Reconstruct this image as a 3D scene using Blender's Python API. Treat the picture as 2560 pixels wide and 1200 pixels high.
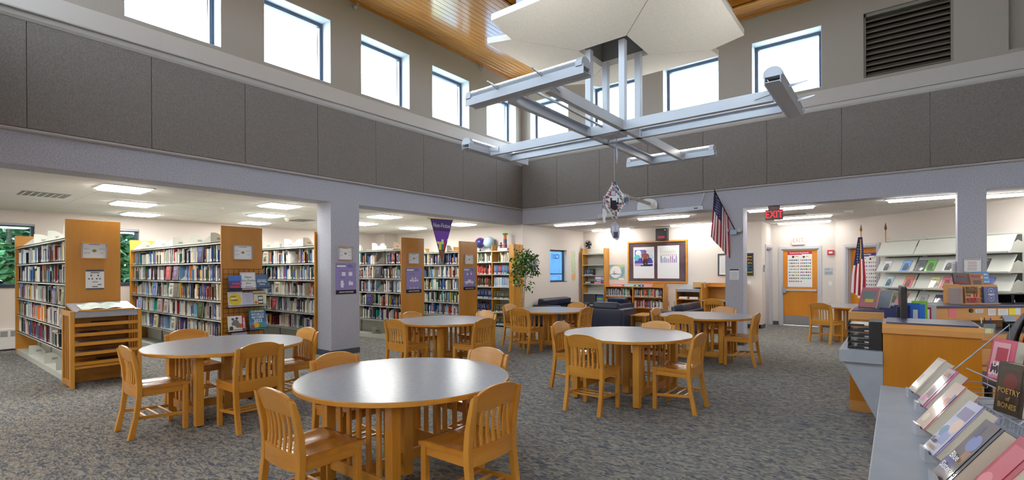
import bpy, bmesh, math, random
from mathutils import Matrix, Vector
SC = bpy.context.scene
for _o in list(bpy.data.objects): bpy.data.objects.remove(_o)
random.seed(7)
R = math.radians
# ---------------- camera, sky, exposure ----------------
CAM = (7.889, -10.558, 1.5); YAW = R(38.0156); FPX = 1229.84
_cd = bpy.data.cameras.new('camera'); _co = bpy.data.objects.new('camera', _cd); SC.collection.objects.link(_co)
_cd.sensor_width = 36; _cd.lens = FPX / 2560 * 36; _cd.shift_y = 77.73 / 2560; _cd.clip_start = .05; _cd.clip_end = 300
_co.matrix_world = Matrix.Translation(CAM) @ Matrix.Rotation(YAW, 4, 'Z') @ Matrix.Rotation(R(90), 4, 'X') @ Matrix.Rotation(R(-.2486), 4, 'Z')
SC.camera = _co
W = bpy.data.worlds.new('overcast_sky'); SC.world = W; W.use_nodes = True
_bg = W.node_tree.nodes['Background']; _bg.inputs[0].default_value = (.70, .86, 1, 1); _bg.inputs[1].default_value = 24.0
SC.view_settings.view_transform = 'Standard'; SC.view_settings.look = 'None'; SC.view_settings.gamma = 1
SC.view_settings.use_curve_mapping = False; SC.view_settings.exposure = 0.0
SC.cycles.use_denoising = True; SC.cycles.use_adaptive_sampling = True; SC.cycles.adaptive_threshold = .1; SC.cycles.adaptive_min_samples = 32; SC.cycles.use_light_tree = False; SC.cycles.light_sampling_threshold = .03
SC.cycles.max_bounces = 5; SC.cycles.diffuse_bounces = 4; SC.cycles.glossy_bounces = 3; SC.cycles.transmission_bounces = 4; SC.cycles.transparent_max_bounces = 8
SC.cycles.sample_clamp_indirect = 6; SC.cycles.caustics_reflective = False; SC.cycles.caustics_refractive = False
LAMP_ALCOVE, LAMP_LOUNGE, LAMP_BACK, LAMP_CHAND = 42.0, 36.0, 30.0, 26.0

# ---------------- helpers ----------------
def tag(o, label=None, cat=None, group=None, kind=None):
    if label: o['label'] = label
    if cat: o['category'] = cat
    if group: o['group'] = group
    if kind: o['kind'] = kind
    return o
def empty(name, loc=(0, 0, 0), rz=0, label=None, cat=None, group=None, kind=None, parent=None):
    o = bpy.data.objects.new(name, None); SC.collection.objects.link(o); o.empty_display_size = .1
    o.location = loc; o.rotation_euler = (0, 0, rz)
    if parent: o.parent = parent
    return tag(o, label, cat, group, kind)
def s2l(c):
    return c / 12.92 if c <= .04045 else ((c + .055) / 1.055) ** 2.4
def rgb(r, g, b):                      # sRGB 0-255 -> linear
    return (s2l(r / 255), s2l(g / 255), s2l(b / 255), 1)
class MB:
    def __init__(s): s.v = []; s.f = []; s.c = []; s.m = []; s.col = None; s.mi = 0; s.T = None
    def _add(s, vs, fs):
        n = len(s.v)
        if s.T is not None: vs = [tuple(s.T @ Vector(q)) for q in vs]
        s.v += [tuple(q) for q in vs]
        for f in fs: s.f.append([i + n for i in f]); s.c.append(s.col); s.m.append(s.mi)
        return s
    def box(s, x0, x1, y0, y1, z0, z1):
        if x0 > x1: x0, x1 = x1, x0
        if y0 > y1: y0, y1 = y1, y0
        if z0 > z1: z0, z1 = z1, z0
        return s._add([(x0, y0, z0), (x1, y0, z0), (x1, y1, z0), (x0, y1, z0), (x0, y0, z1), (x1, y0, z1), (x1, y1, z1), (x0, y1, z1)],
                      [(0, 3, 2, 1), (4, 5, 6, 7), (0, 1, 5, 4), (1, 2, 6, 5), (2, 3, 7, 6), (3, 0, 4, 7)])
    def bar(s, p, q, w, h, up=(0, 0, 1)):      # rectangular bar from p to q
        p = Vector(p); q = Vector(q); d = (q - p).normalized(); u = Vector(up)
        if abs(d.dot(u)) > .99: u = Vector((0, 1, 0))
        a = d.cross(u).normalized() * w / 2; b = a.cross(d).normalized() * h / 2
        vs = [p - a - b, p + a - b, p + a + b, p - a + b, q - a - b, q + a - b, q + a + b, q - a + b]
        return s._add(vs, [(0, 1, 2, 3), (7, 6, 5, 4), (4, 5, 1, 0), (5, 6, 2, 1), (6, 7, 3, 2), (7, 4, 0, 3)])
    def prism(s, poly, axis, a0, a1):          # polygon in the plane normal to axis, extruded a0..a1
        n = len(poly)
        def P(u, v, a):
            return {'x': (a, u, v), 'y': (u, a, v), 'z': (u, v, a)}[axis]
        vs = [P(u, v, a0) for u, v in poly] + [P(u, v, a1) for u, v in poly]
        fs = [list(range(n)), list(range(2 * n - 1, n - 1, -1))]
        for i in range(n):
            j = (i + 1) % n; fs.append([i, i + n, j + n, j])
        return s._add(vs, fs)
    def tube(s, pts, r, n=8, cap=True):
        pts = [Vector(q) for q in pts]; rs = r if isinstance(r, (list, tuple)) else [r] * len(pts); vs = []; fs = []
        for i, q in enumerate(pts):
            d = (pts[min(i + 1, len(pts) - 1)] - pts[max(i - 1, 0)]).normalized()
            u = Vector((0, 0, 1)) if abs(d.z) < .9 else Vector((1, 0, 0))
            a = d.cross(u).normalized(); b = a.cross(d).normalized()
            for k in range(n):
                t = 2 * math.pi * k / n; vs.append(q + (a * math.cos(t) + b * math.sin(t)) * rs[i])
        for i in range(len(pts) - 1):
            for k in range(n):
                k2 = (k + 1) % n; fs.append([i * n + k, i * n + k2, (i + 1) * n + k2, (i + 1) * n + k])
        if cap: fs.append(list(range(n - 1, -1, -1))); fs.append([(len(pts) - 1) * n + k for k in range(n)])
        return s._add(vs, fs)
    def lathe(s, prof, n=24, c=(0, 0, 0)):     # profile of (r,z), bottom to top
        vs = []; fs = []
        for r, z in prof:
            for k in range(n):
                t = 2 * math.pi * k / n; vs.append((c[0] + r * math.cos(t), c[1] + r * math.sin(t), c[2] + z))
        for i in range(len(prof) - 1):
            for k in range(n):
                k2 = (k + 1) % n; fs.append([i * n + k, i * n + k2, (i + 1) * n + k2, (i + 1) * n + k])
        fs.append(list(range(n - 1, -1, -1))); fs.append([(len(prof) - 1) * n + k for k in range(n)])
        return s._add(vs, fs)
    def sphere(s, c, r, n=20, m=12):
        prof = [(max(1e-4, abs(math.sin(math.pi * i / m))) * r, -math.cos(math.pi * i / m) * r) for i in range(m + 1)]
        return s.lathe(prof, n, c)
    def rect(s, x0, z0, x1, z1, y=0, col=None): # flat print facing -Y
        if col: s.col = col
        return s._add([(x0, y, z0), (x1, y, z0), (x1, y, z1), (x0, y, z1)], [(0, 1, 2, 3)])
    def disc(s, x, z, r, y=0, col=None, n=20):
        if col: s.col = col
        return s._add([(x + r * math.cos(2 * math.pi * k / n), y, z + r * math.sin(2 * math.pi * k / n)) for k in range(n)], [list(range(n))])
    def quad(s, a, b, c, d): return s._add([a, b, c, d], [(0, 1, 2, 3)])
    def mesh(s, name, mats, bevel=0, smooth=False, seg=2):
        me = bpy.data.meshes.new(name); me.from_pydata(s.v, [], s.f)
        for m in (mats if isinstance(mats, (list, tuple)) else [mats]): me.materials.append(m)
        if any(s.m): me.polygons.foreach_set('material_index', s.m)
        if any(c is not None for c in s.c):
            at = me.color_attributes.new('Col', 'FLOAT_COLOR', 'CORNER'); k = 0
            for p, c in zip(me.polygons, s.c):
                for _ in p.loop_indices: at.data[k].color = c or (1, 1, 1, 1); k += 1
        if bevel or smooth:
            bm = bmesh.new(); bm.from_mesh(me)
            if bevel:
                bmesh.ops.remove_doubles(bm, verts=bm.verts, dist=1e-5)
                es = [e for e in bm.edges if len(e.link_faces) == 2 and e.calc_face_angle(0) > .6]
                bmesh.ops.bevel(bm, geom=es, offset=bevel, segments=seg, affect='EDGES', profile=.6, clamp_overlap=True)
            for f in bm.faces: f.smooth = smooth
            bm.to_mesh(me); bm.free()
        me.update(); return me
    def build(s, name, mats, parent=None, bevel=0, smooth=False, loc=None, rz=0, seg=2):
        o = bpy.data.objects.new(name, s.mesh(name, mats, bevel, smooth, seg)); SC.collection.objects.link(o)
        if loc: o.location = loc
        if rz: o.rotation_euler = (0, 0, rz)
        if parent: o.parent = parent
        return o
def link_copy(o, parent=None, loc=None):
    c = o.copy(); SC.collection.objects.link(c); c.parent = parent
    if loc is not None: c.location = loc
    return c
def copy_tree(o, parent=None):
    kids = list(o.children); c = link_copy(o, parent)
    for k in kids: copy_tree(k, c)
    return c
def struct(o): o['kind'] = 'structure'; return o

# ---------------- materials ----------------
MATS = {}
def _new(name):
    m = bpy.data.materials.new(name); m.use_nodes = True; nt = m.node_tree; b = nt.nodes['Principled BSDF']; MATS[name] = m
    return m, nt, b
def N(nt, t, **kw):
    n = nt.nodes.new(t)
    for k, v in kw.items():
        if k.startswith('i_'): n.inputs[int(k[2:])].default_value = v
        else: setattr(n, k, v)
    return n
def ramp(nt, fac, stops):
    r = N(nt, 'ShaderNodeValToRGB'); e = r.color_ramp.elements
    while len(e) < len(stops): e.new(.5)
    for el, (p, c) in zip(e, stops): el.position = p; el.color = c
    nt.links.new(fac, r.inputs[0]); return r.outputs[0]
def plain(name, col, rough=.5, metal=0, spec=.5, emit=0, ecol=None):
    m, nt, b = _new(name); b.inputs['Base Color'].default_value = col; b.inputs['Roughness'].default_value = rough
    b.inputs['Metallic'].default_value = metal; b.inputs['Specular IOR Level'].default_value = spec
    if emit:
        b.inputs['Emission Color'].default_value = ecol or col; b.inputs['Emission Strength'].default_value = emit
    return m
def mix_noise(name, c1, c2, scale=40, rough=.7, detail=4, lo=.4, hi=.6, bump=0, stretch=(1, 1, 1), spec=.3, coords='Object', dist=0.):
    m, nt, b = _new(name); tc = N(nt, 'ShaderNodeTexCoord'); mp = N(nt, 'ShaderNodeMapping'); mp.inputs['Scale'].default_value = stretch
    nz = N(nt, 'ShaderNodeTexNoise'); nz.inputs['Scale'].default_value = scale; nz.inputs['Detail'].default_value = detail; nz.inputs['Distortion'].default_value = dist
    nt.links.new(tc.outputs[coords], mp.inputs[0]); nt.links.new(mp.outputs[0], nz.inputs['Vector'])
    nt.links.new(ramp(nt, nz.outputs[0], [(lo, c1), (hi, c2)]), b.inputs['Base Color'])
    b.inputs['Roughness'].default_value = rough; b.inputs['Specular IOR Level'].default_value = spec
    if bump:
        bp = N(nt, 'ShaderNodeBump'); bp.inputs['Strength'].default_value = bump; bp.inputs['Distance'].default_value = .002
        nt.links.new(nz.outputs[0], bp.inputs['Height']); nt.links.new(bp.outputs[0], b.inputs['Normal'])
    return m
def wood(name, c1, c2, axis='z', rough=.32, scale=6, coat=.25):
    m, nt, b = _new(name); tc = N(nt, 'ShaderNodeTexCoord'); mp = N(nt, 'ShaderNodeMapping')
    st = {'x': (.12, 1, 1), 'y': (1, .12, 1), 'z': (1, 1, .12)}[axis]; mp.inputs['Scale'].default_value = st
    oi = N(nt, 'ShaderNodeObjectInfo'); ad = N(nt, 'ShaderNodeVectorMath', operation='ADD')
    nt.links.new(tc.outputs['Object'], mp.inputs[0]); nt.links.new(mp.outputs[0], ad.inputs[0])
    cx = N(nt, 'ShaderNodeCombineXYZ'); mu = N(nt, 'ShaderNodeMath', operation='MULTIPLY'); mu.inputs[1].default_value = 17.
    nt.links.new(oi.outputs['Random'], mu.inputs[0]); nt.links.new(mu.outputs[0], cx.inputs[0]); nt.links.new(cx.outputs[0], ad.inputs[1])
    n1 = N(nt, 'ShaderNodeTexNoise'); n1.inputs['Scale'].default_value = scale; n1.inputs['Detail'].default_value = 3; n1.inputs['Distortion'].default_value = .8
    n2 = N(nt, 'ShaderNodeTexNoise'); n2.inputs['Scale'].default_value = scale * 22; n2.inputs['Detail'].default_value = 2
    nt.links.new(ad.outputs[0], n1.inputs['Vector']); nt.links.new(ad.outputs[0], n2.inputs['Vector'])
    mx = N(nt, 'ShaderNodeMath', operation='MULTIPLY_ADD'); mx.inputs[1].default_value = .3
    nt.links.new(n2.outputs[0], mx.inputs[0]); nt.links.new(n1.outputs[0], mx.inputs[2])
    nt.links.new(ramp(nt, mx.outputs[0], [(.45, c1), (.85, c2)]), b.inputs['Base Color'])
    b.inputs['Roughness'].default_value = rough; b.inputs['Coat Weight'].default_value = coat; b.inputs['Coat Roughness'].default_value = .18
    return m
def attr_mat(name, rough=.4, spec=.4, coat=0):
    m, nt, b = _new(name); a = N(nt, 'ShaderNodeVertexColor'); a.layer_name = 'Col'
    nt.links.new(a.outputs[0], b.inputs['Base Color']); b.inputs['Roughness'].default_value = rough; b.inputs['Specular IOR Level'].default_value = spec
    b.inputs['Coat Weight'].default_value = coat; b.inputs['Coat Roughness'].default_value = .05
    return m
def objcol_mat(name, rough=.4, coat=0):
    m, nt, b = _new(name); a = N(nt, 'ShaderNodeObjectInfo'); nt.links.new(a.outputs['Color'], b.inputs['Base Color'])
    b.inputs['Roughness'].default_value = rough; b.inputs['Coat Weight'].default_value = coat; b.inputs['Coat Roughness'].default_value = .06
    return m
def glass_mat(name, tint=(1, 1, 1, 1), refl=.06):
    m, nt, b = _new(name); nt.nodes.remove(b); out = nt.nodes['Material Output']
    t = N(nt, 'ShaderNodeBsdfTransparent'); t.inputs[0].default_value = tint; g = N(nt, 'ShaderNodeBsdfGlossy'); g.inputs['Roughness'].default_value = .02
    lw = N(nt, 'ShaderNodeLayerWeight'); pw = N(nt, 'ShaderNodeMath', operation='POWER'); pw.inputs[1].default_value = 4; nt.links.new(lw.outputs['Facing'], pw.inputs[0]); fr = N(nt, 'ShaderNodeMath', operation='MULTIPLY_ADD'); fr.inputs[1].default_value = .6; fr.inputs[2].default_value = .03; nt.links.new(pw.outputs[0], fr.inputs[0]); mx = N(nt, 'ShaderNodeMixShader')
    nt.links.new(fr.outputs[0], mx.inputs[0]); nt.links.new(t.outputs[0], mx.inputs[1]); nt.links.new(g.outputs[0], mx.inputs[2]); nt.links.new(mx.outputs[0], out.inputs[0])
    return m
FABRIC = mix_noise('acoustic_fabric', rgb(112, 106, 101), rgb(140, 133, 127), 160, .95, 3, .3, .7, .15, (1, 1, .35), .1)
FASCIA = mix_noise('speckled_wallcovering', rgb(160, 160, 170), rgb(188, 188, 198), 70, .85, 6, .35, .62, .2, spec=.2)
UPPER = mix_noise('upper_wallcovering', rgb(156, 148, 138), rgb(170, 161, 151), 120, .9, 3, .3, .7, .1, spec=.15)
WALL = mix_noise('warm_wallcovering', rgb(214, 205, 198), rgb(226, 218, 211), 90, .85, 3, .3, .7, .08, spec=.2)
CORNICE = plain('cornice_paint', rgb(186, 180, 174), .6)
TRIMW = plain('trim_paint', rgb(176, 170, 168), .5)
CEILT = mix_noise('ceiling_tile', rgb(232, 230, 225), rgb(242, 240, 236), 220, .95, 3, .3, .7, .15, spec=.1)
GRID = plain('ceiling_grid_paint', rgb(240, 239, 234), .5)
BASEB = plain('rubber_base', rgb(72, 76, 86), .6)
MAPLE = wood('maple', rgb(188, 124, 38), rgb(208, 150, 60), 'z')
MAPLEX = wood('maple_lengthwise', rgb(188, 124, 38), rgb(208, 150, 60), 'x')
MAPLEY = wood('maple_crosswise', rgb(184, 120, 36), rgb(204, 146, 58), 'y')
SEATW = wood('seat_maple', rgb(176, 110, 30), rgb(198, 136, 50), 'x', .22, 6, .6)
PANELW = wood('birch_panel', rgb(184, 119, 32), rgb(198, 136, 48), 'z', .4, 2.2)
DOORW = wood('door_veneer', rgb(206, 124, 8), rgb(216, 138, 20), 'z', .35, 3)
DESKW = wood('desk_veneer', rgb(174, 106, 4), rgb(188, 122, 14), 'z', .35, 2.5)
CEILW = wood('ceiling_board', rgb(178, 116, 52), rgb(204, 146, 82), 'y', .16, 8, .8)
CEILWX = wood('ceiling_board_cross', rgb(178, 116, 52), rgb(204, 146, 82), 'x', .16, 8, .8)
FASW = wood('stained_fascia', rgb(176, 106, 22), rgb(190, 122, 36), 'x', .4, 4)
LAMIN = mix_noise('grey_laminate', rgb(148, 152, 162), rgb(156, 159, 169), 26, .24, 4, .3, .7, 0, (1, 1, 1), .5)
LAMIN2 = mix_noise('counter_laminate', rgb(144, 151, 162), rgb(154, 160, 170), 8, .38, 4, .3, .7, 0, (1, 1, 1), .45)
SHELFM = plain('shelf_paint', rgb(206, 207, 198), .42)
STEELW = plain('white_steel', rgb(198, 204, 214), .4)
CLOUD = mix_noise('cloud_panel', rgb(228, 225, 214), rgb(240, 237, 228), 60, .9, 4, .3, .7, .1)
WFRAME = plain('dark_window_frame', rgb(62, 72, 92), .35)
WINP = plain('reveal_paint', rgb(200, 206, 212), .6)
GLASS = glass_mat('pane_glass')
GLASST = glass_mat('tinted_pane', (.37, .42, .425, 1)); GLASSB = glass_mat('blue_pane', (.36, .42, .46, 1))
WHITE = plain('white_plastic', rgb(228, 228, 226), .4)
PAPER = plain('white_paper', rgb(236, 236, 238), .6)
CREAM = plain('page_block', rgb(206, 200, 184), .8)
BLACK = plain('black_plastic', rgb(24, 25, 30), .35)
BLACKM = plain('black_metal', rgb(28, 27, 27), .4, .3)
CHROME = plain('brushed_metal', rgb(178, 178, 180), .3, .9)
GREYM = plain('grey_metal', rgb(150, 156, 170), .4, .5)
NAVYV = plain('navy_vinyl', rgb(42, 48, 68), .38)
NAVYL = plain('navy_laminate', rgb(62, 68, 100), .3)
PRINT = attr_mat('printed_sheet', .55, .3)
GLOSSP = attr_mat('laminated_print', .3, .5, .9)
PAINTED = attr_mat('painted_pieces', .5, .4)
OBJC = objcol_mat('plain_cover', .45)
JACKET = objcol_mat('clear_jacketed_cover', .3, 1.0)
INK = plain('black_ink', rgb(26, 26, 32), .6)
INKW = plain('white_ink', rgb(240, 240, 240), .6)
INKR = plain('red_ink', rgb(190, 40, 50), .6)
INKB = plain('blue_ink', rgb(30, 60, 150), .6)
INKY = plain('yellow_ink', rgb(240, 215, 40), .6)
INKT = plain('teal_ink', rgb(30, 130, 140), .6)
INKG = plain('gold_ink', rgb(190, 150, 70), .5)
ORANGE_INK = plain('orange_ink', rgb(240, 130, 70), .6)
def lamp_mat(name, strength, col=(1, .985, .945, 1)):
    return plain(name, (.9, .9, .9, 1), .5, emit=strength, ecol=col)
EM_ALC = lamp_mat('troffer_glow', LAMP_ALCOVE); EM_LNG = lamp_mat('linear_glow', LAMP_LOUNGE, (1, .975, .92, 1)); EM_BACK = lamp_mat('rear_troffer_glow', LAMP_BACK); EM_COR = lamp_mat('corridor_glow', LAMP_LOUNGE * .68)
EM_CH = lamp_mat('chandelier_glow', LAMP_CHAND, (1, .97, .92, 1))
EXITR = plain('exit_red_glow', rgb(230, 30, 40), .5, emit=1.3, ecol=(1, .03, .04, 1))
# carpet: tan and slate flecks in short waves
CARPET, _nt, _b = _new('patterned_carpet')
_tc = N(_nt, 'ShaderNodeTexCoord'); _mp = N(_nt, 'ShaderNodeMapping'); _mp.inputs['Rotation'].default_value = (0, 0, R(-38)); _mp.inputs['Scale'].default_value = (1, 2.6, 1)
_n1 = N(_nt, 'ShaderNodeTexNoise'); _n1.inputs['Scale'].default_value = 13; _n1.inputs['Detail'].default_value = 3; _n1.inputs['Distortion'].default_value = 1.6
_n2 = N(_nt, 'ShaderNodeTexNoise'); _n2.inputs['Scale'].default_value = 260; _n2.inputs['Detail'].default_value = 2
_nt.links.new(_tc.outputs['Object'], _mp.inputs[0]); _nt.links.new(_mp.outputs[0], _n1.inputs['Vector']); _nt.links.new(_tc.outputs['Object'], _n2.inputs['Vector'])
_ma = N(_nt, 'ShaderNodeMath', operation='MULTIPLY_ADD'); _ma.inputs[1].default_value = .35
_nt.links.new(_n2.outputs[0], _ma.inputs[0]); _nt.links.new(_n1.outputs[0], _ma.inputs[2])
_nt.links.new(ramp(_nt, _ma.outputs[0], [(.56, rgb(82, 88, 100)), (.66, rgb(122, 119, 114)), (.8, rgb(152, 147, 136))]), _b.inputs['Base Color'])
_b.inputs['Roughness'].default_value = .95; _b.inputs['Specular IOR Level'].default_value = .1
_bp = N(_nt, 'ShaderNodeBump'); _bp.inputs['Strength'].default_value = .5; _bp.inputs['Distance'].default_value = .004
_nt.links.new(_n2.outputs[0], _bp.inputs['Height']); _nt.links.new(_bp.outputs[0], _b.inputs['Normal'])

# ---------------- flat print, lettering, cards ----------------
def text(parent, s, size, x, z, y=-.002, mat=None, align='CENTER', rz=0, name='lettering', sx=1., rx=90, ang=0, bold=0):
    cu = bpy.data.curves.new(name, 'FONT'); cu.body = s; cu.size = size; cu.align_x = align; cu.align_y = 'CENTER'; cu.resolution_u = 2; cu.offset = bold
    cu.materials.append(mat or INK); o = bpy.data.objects.new(name, cu); SC.collection.objects.link(o)
    o.location = (x, y, z); o.rotation_euler = (R(rx), 0, rz); o.scale = (sx, 1, 1)
    if ang: o.rotation_euler = (Matrix.Rotation(R(rx), 4, 'X') @ Matrix.Rotation(R(ang), 4, 'Z')).to_euler()
    o.parent = parent; return o
def prints(parent, rects, name='print', mat=None, y=-.0015):
    m = MB()
    for i, q in enumerate(rects):
        yy = y - .0004 * (i // 40)
        if q[0] == 'p': m.col = q[2]; m._add([(u, yy - .00014 * min(i, 40), v) for u, v in q[1]], [list(range(len(q[1])))])
        elif len(q) == 5: m.rect(q[0], q[1], q[2], q[3], yy - .00014 * min(i, 40), q[4])
        else: m.disc(q[0], q[1], q[2], yy - .00014 * min(i, 40), q[3])
    return m.build(name, mat or PRINT, parent)
def card(name, loc, rz, w, h, t, mat, label, cat, pr=None, group=None, pmat=None, tilt=0, pname='print', frame=None, fw=.03, fmat=None):
    """an upright flat thing: local x right, z up, front faces local -y, base centre at loc"""
    o = MB().box(-w / 2, w / 2, 0, t, 0, h).build(name, mat, None, min(.002, t / 3)); o.location = loc
    o.rotation_euler = (Matrix.Rotation(rz, 4, 'Z') @ Matrix.Rotation(R(-tilt), 4, 'X')).to_euler(); tag(o, label, cat, group)
    if pr: prints(o, pr, pname, pmat)
    if frame:
        m = MB(); a = w / 2; m.box(-a, -a + fw, -frame, 0, 0, h); m.box(a - fw, a, -frame, 0, 0, h); m.box(-a + fw, a - fw, -frame, 0, 0, fw); m.box(-a + fw, a - fw, -frame, 0, h - fw, h)
        m.build('frame', fmat or MAPLE, o)
    return o
# ================= THE SETTING =================
S = 10.66; ZB = 2.745; ZP0, ZP1 = 3.166, 4.389; ZC = 6.5; TL, TR = .44, .35; XW = -5.8; YL = 3.27
struct(MB().box(XW - .3, 14.2, -14.2, 5.4, -.12, 0).build('floor', CARPET))
WC = [.855 + 1.795 * k for k in range(6)]; WW = 1.172; WZ0, WZ1 = 4.835, 5.965
def wall_boxes(m, holes, u0, u1, z0, z1, put):
    if not holes: put(u0, u1, z0, z1); return
    us = sorted(holes); last = u0; zs0 = min(h[2] for h in holes); zs1 = max(h[3] for h in holes)
    if z0 < zs0: put(u0, u1, z0, zs0)
    if zs1 < z1: put(u0, u1, zs1, z1)
    for a, b, c, d in us:
        if a > last: put(last, a, zs0, zs1)
        last = b
    if last < u1: put(last, u1, zs0, zs1)
HOL = [(c - WW / 2, c + WW / 2, WZ0, WZ1) for c in WC]
def neg(hs): return [(-b, -a, c, d) for a, b, c, d in hs]
# four atrium walls: fascia below, clerestory wall above
def atrium_wall(name, axis, c0, c1, u0, u1, holes):
    m = MB(); m2 = MB()
    def put(mm):
        return (lambda a, b, z0, z1: mm.box(c0, c1, a, b, z0, z1)) if axis == 'x' else (lambda a, b, z0, z1: mm.box(a, b, c0, c1, z0, z1))
    wall_boxes(m, holes, u0, u1, 4.3, 7.2, put(m))
    o = struct(m.build(name, UPPER))
    put(m2)(u0, u1, ZB, 4.3); m2.build('fascia', FASCIA, o)
    return o
wl = atrium_wall('wall_left', 'x', -TL, 0, -S - .4, .35, neg(HOL))
wr = atrium_wall('wall_right', 'y', 0, TR, 0, S + .4, HOL)
wo = atrium_wall('wall_far_right', 'x', S, S + .35, -S - .4, 0, [])
wn = atrium_wall('wall_near', 'y', -S - .35, -S, 0, S, HOL)
# cornice, bead and fabric panels on the two walls in view (and their plain twins opposite)
CPROF = [(0, 4.389), (.012, 4.389), (.03, 4.40), (.05, 4.43), (.058, 4.47), (.058, 4.487), (.09, 4.489), (.094, 4.497), (.094, 4.513), (.086, 4.518), (.03, 4.765), (.02, 4.772), (0, 4.772)]
def along(axis, side, prof, u0, u1, c):   # extrude a profile along a wall; side = +1/-1 direction out of the wall
    m = MB(); poly = [(c + side * a, z) for a, z in prof]
    if side < 0: poly = poly[::-1]
    if axis == 'x':   # wall plane x=c, profile in (x,z), extruded along y
        m.prism(poly, 'y', u0, u1)
    else: m.prism(poly, 'x', u0, u1)
    return m
BEAD = [(0, 3.118), (.03, 3.122), (.042, 3.135), (.042, 3.15), (.03, 3.16), (0, 3.166)]
struct(along('x', 1, CPROF, -S, 0, 0).build('trim_1', CORNICE)); struct(along('y', -1, CPROF, 0, S, 0).build('trim_2', CORNICE))
struct(along('x', 1, BEAD, -S, 0, 0).build('trim_3', TRIMW)); struct(along('y', -1, BEAD, 0, S, 0).build('trim_4', TRIMW))
struct(along('x', -1, CPROF, -S, 0, S).build('trim_5', CORNICE)); struct(along('y', 1, CPROF, 0, S, -S).build('trim_6', CORNICE))
seams = [0, 1.108] + [1.108 + 1.2035 * k for k in range(1, 8)] + [S]
for a, b in zip(seams[:-1], seams[1:]):
    g = .003
    MB().box(0, .022, -b + g, -a - g, ZP0 + .002, ZP1 + .004).build('acoustic_panel', FABRIC, wl, .004)
    MB().box(a + g, b - g, -.022, 0, ZP0 + .002, ZP1 + .004).build('acoustic_panel', FABRIC, wr, .004)
MB().box(S - .02, S, -S + .05, -.05, ZP0, ZP1).build('acoustic_panel', FABRIC, wo)
MB().box(.05, S - .05, -S, -S + .02, ZP0, ZP1).build('acoustic_panel', FABRIC, wn)
# clerestory windows
def cler_window(name, rz, loc):
    """local x along wall, y into the wall, z up; origin at sill centre on the wall face"""
    o = struct(empty(name, loc, rz)); a = WW / 2; h = WZ1 - WZ0; d = .27
    m = MB(); t = .008
    m.box(-a, -a + t, .002, d, 0, h); m.box(a - t, a, .002, d, 0, h); m.box(-a, a, .002, d, 0, t); m.box(-a, a, .002, d, h - t, h); m.build('reveal', WINP, o)
    m = MB(); f = .068
    m.box(-a + t, -a + f, d - .02, d + .06, t, h - t); m.box(a - f, a - t, d - .02, d + .06, t, h - t); m.box(-a + f, a - f, d - .02, d + .06, t, f); m.box(-a + f, a - f, d - .02, d + .06, h - f, h - t)
    m.build('frame', WFRAME, o, .006)
    MB().box(-a + f, a - f, d + .02, d + .026, f, h - f).build('pane', GLASS, o)
    return o
wi = 1
for k, c in enumerate(WC):
    cler_window('window_%d' % wi, R(90), (0, -c, WZ0)); wi += 1
for k, c in enumerate(WC[:4]):
    cler_window('window_%d' % wi, 0, (c, 0, WZ0)); wi += 1
for c in WC: cler_window('window_%d' % wi, R(180), (c, -S, WZ0)); wi += 1
# louvre and blank niche in the right wall
lv = empty('wall_louvre', (WC[4], 0, WZ0), 0, 'large grey metal louvre with horizontal slats high in the right wall', 'louvre')
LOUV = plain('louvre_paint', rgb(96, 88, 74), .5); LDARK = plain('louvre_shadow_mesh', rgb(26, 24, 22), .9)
m = MB(); a = WW / 2; h = WZ1 - WZ0
m.box(-a, -a + .03, .05, .22, 0, h); m.box(a - .03, a, .05, .22, 0, h); m.box(-a, a, .05, .22, h - .05, h); m.box(-a, a, .05, .22, 0, .02); m.build('frame', plain('louvre_frame', rgb(128, 126, 112), .5), lv)
sl = None
for i in range(11):
    z = .03 + i * (h - .08) / 11
    if sl is None:
        sl = MB().prism([(.06, 0), (.072, 0), (.072, .018), (.15, .082), (.15, .092), (.06, .022)], 'x', -a + .03, a - .03).build('slat', LOUV, lv); sl.location = (0, 0, z)
    else: link_copy(sl, lv, (0, 0, z))
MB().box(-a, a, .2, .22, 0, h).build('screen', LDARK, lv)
MB().box(WC[5] - WW / 2, WC[5] + WW / 2, .12, .2, WZ0, WZ1).build('niche_back', UPPER, wr)
# sprinkler heads and spot heads on the clerestory walls
for i, (loc, lb) in enumerate([((.05, -5.2, 6.38), 'small sidewall sprinkler at the top left, over the gap between clerestory windows'), ((.05, -1.72, 6.38), 'small sidewall sprinkler near the far corner under the wood ceiling'), ((5.36, -.06, 6.38), 'small sidewall sprinkler under the wood ceiling beside the white ceiling cloud')]):
    o = empty('sprinkler_head', loc, R(90) if i < 2 else 0, lb, 'sprinkler'); MB().lathe([(.05, 0), (.05, .012), (.02, .02), (.018, .05)], 14).build('escutcheon', CHROME, o).rotation_euler = (R(90), 0, 0)
    m = MB(); m.tube([(0, -.05, 0), (0, -.09, 0)], .014); m.box(-.035, .035, -.11, -.09, .012, .02); m.build('deflector', CHROME, o)
# columns
def column(name, x0, x1, y0, y1):
    o = struct(MB().box(x0, x1, y0, y1, 0, ZB).build(name, FASCIA)); e = .006
    MB().box(x0 - e, x1 + e, y0 - e, y1 + e, 0, .1).build('baseboard', BASEB, o); return o
column('wall_column_1', -TL, 0, -5.67, -5.088); column('wall_column_2', 5.143, 5.482, 0, .33); column('wall_column_3', 8.658, 8.994, 0, .33)
column('wall_column_4', -TL, 0, -S - .4, -S + .1); column('wall_column_5', S, S + .35, -5.6, -5.1); column('wall_column_6', S, S + .35, -S - .35, -S); column('wall_column_7', S, S + .35, -.3, .35); column('wall_column_8', 5.1, 5.5, -S - .35, -S)
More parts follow.
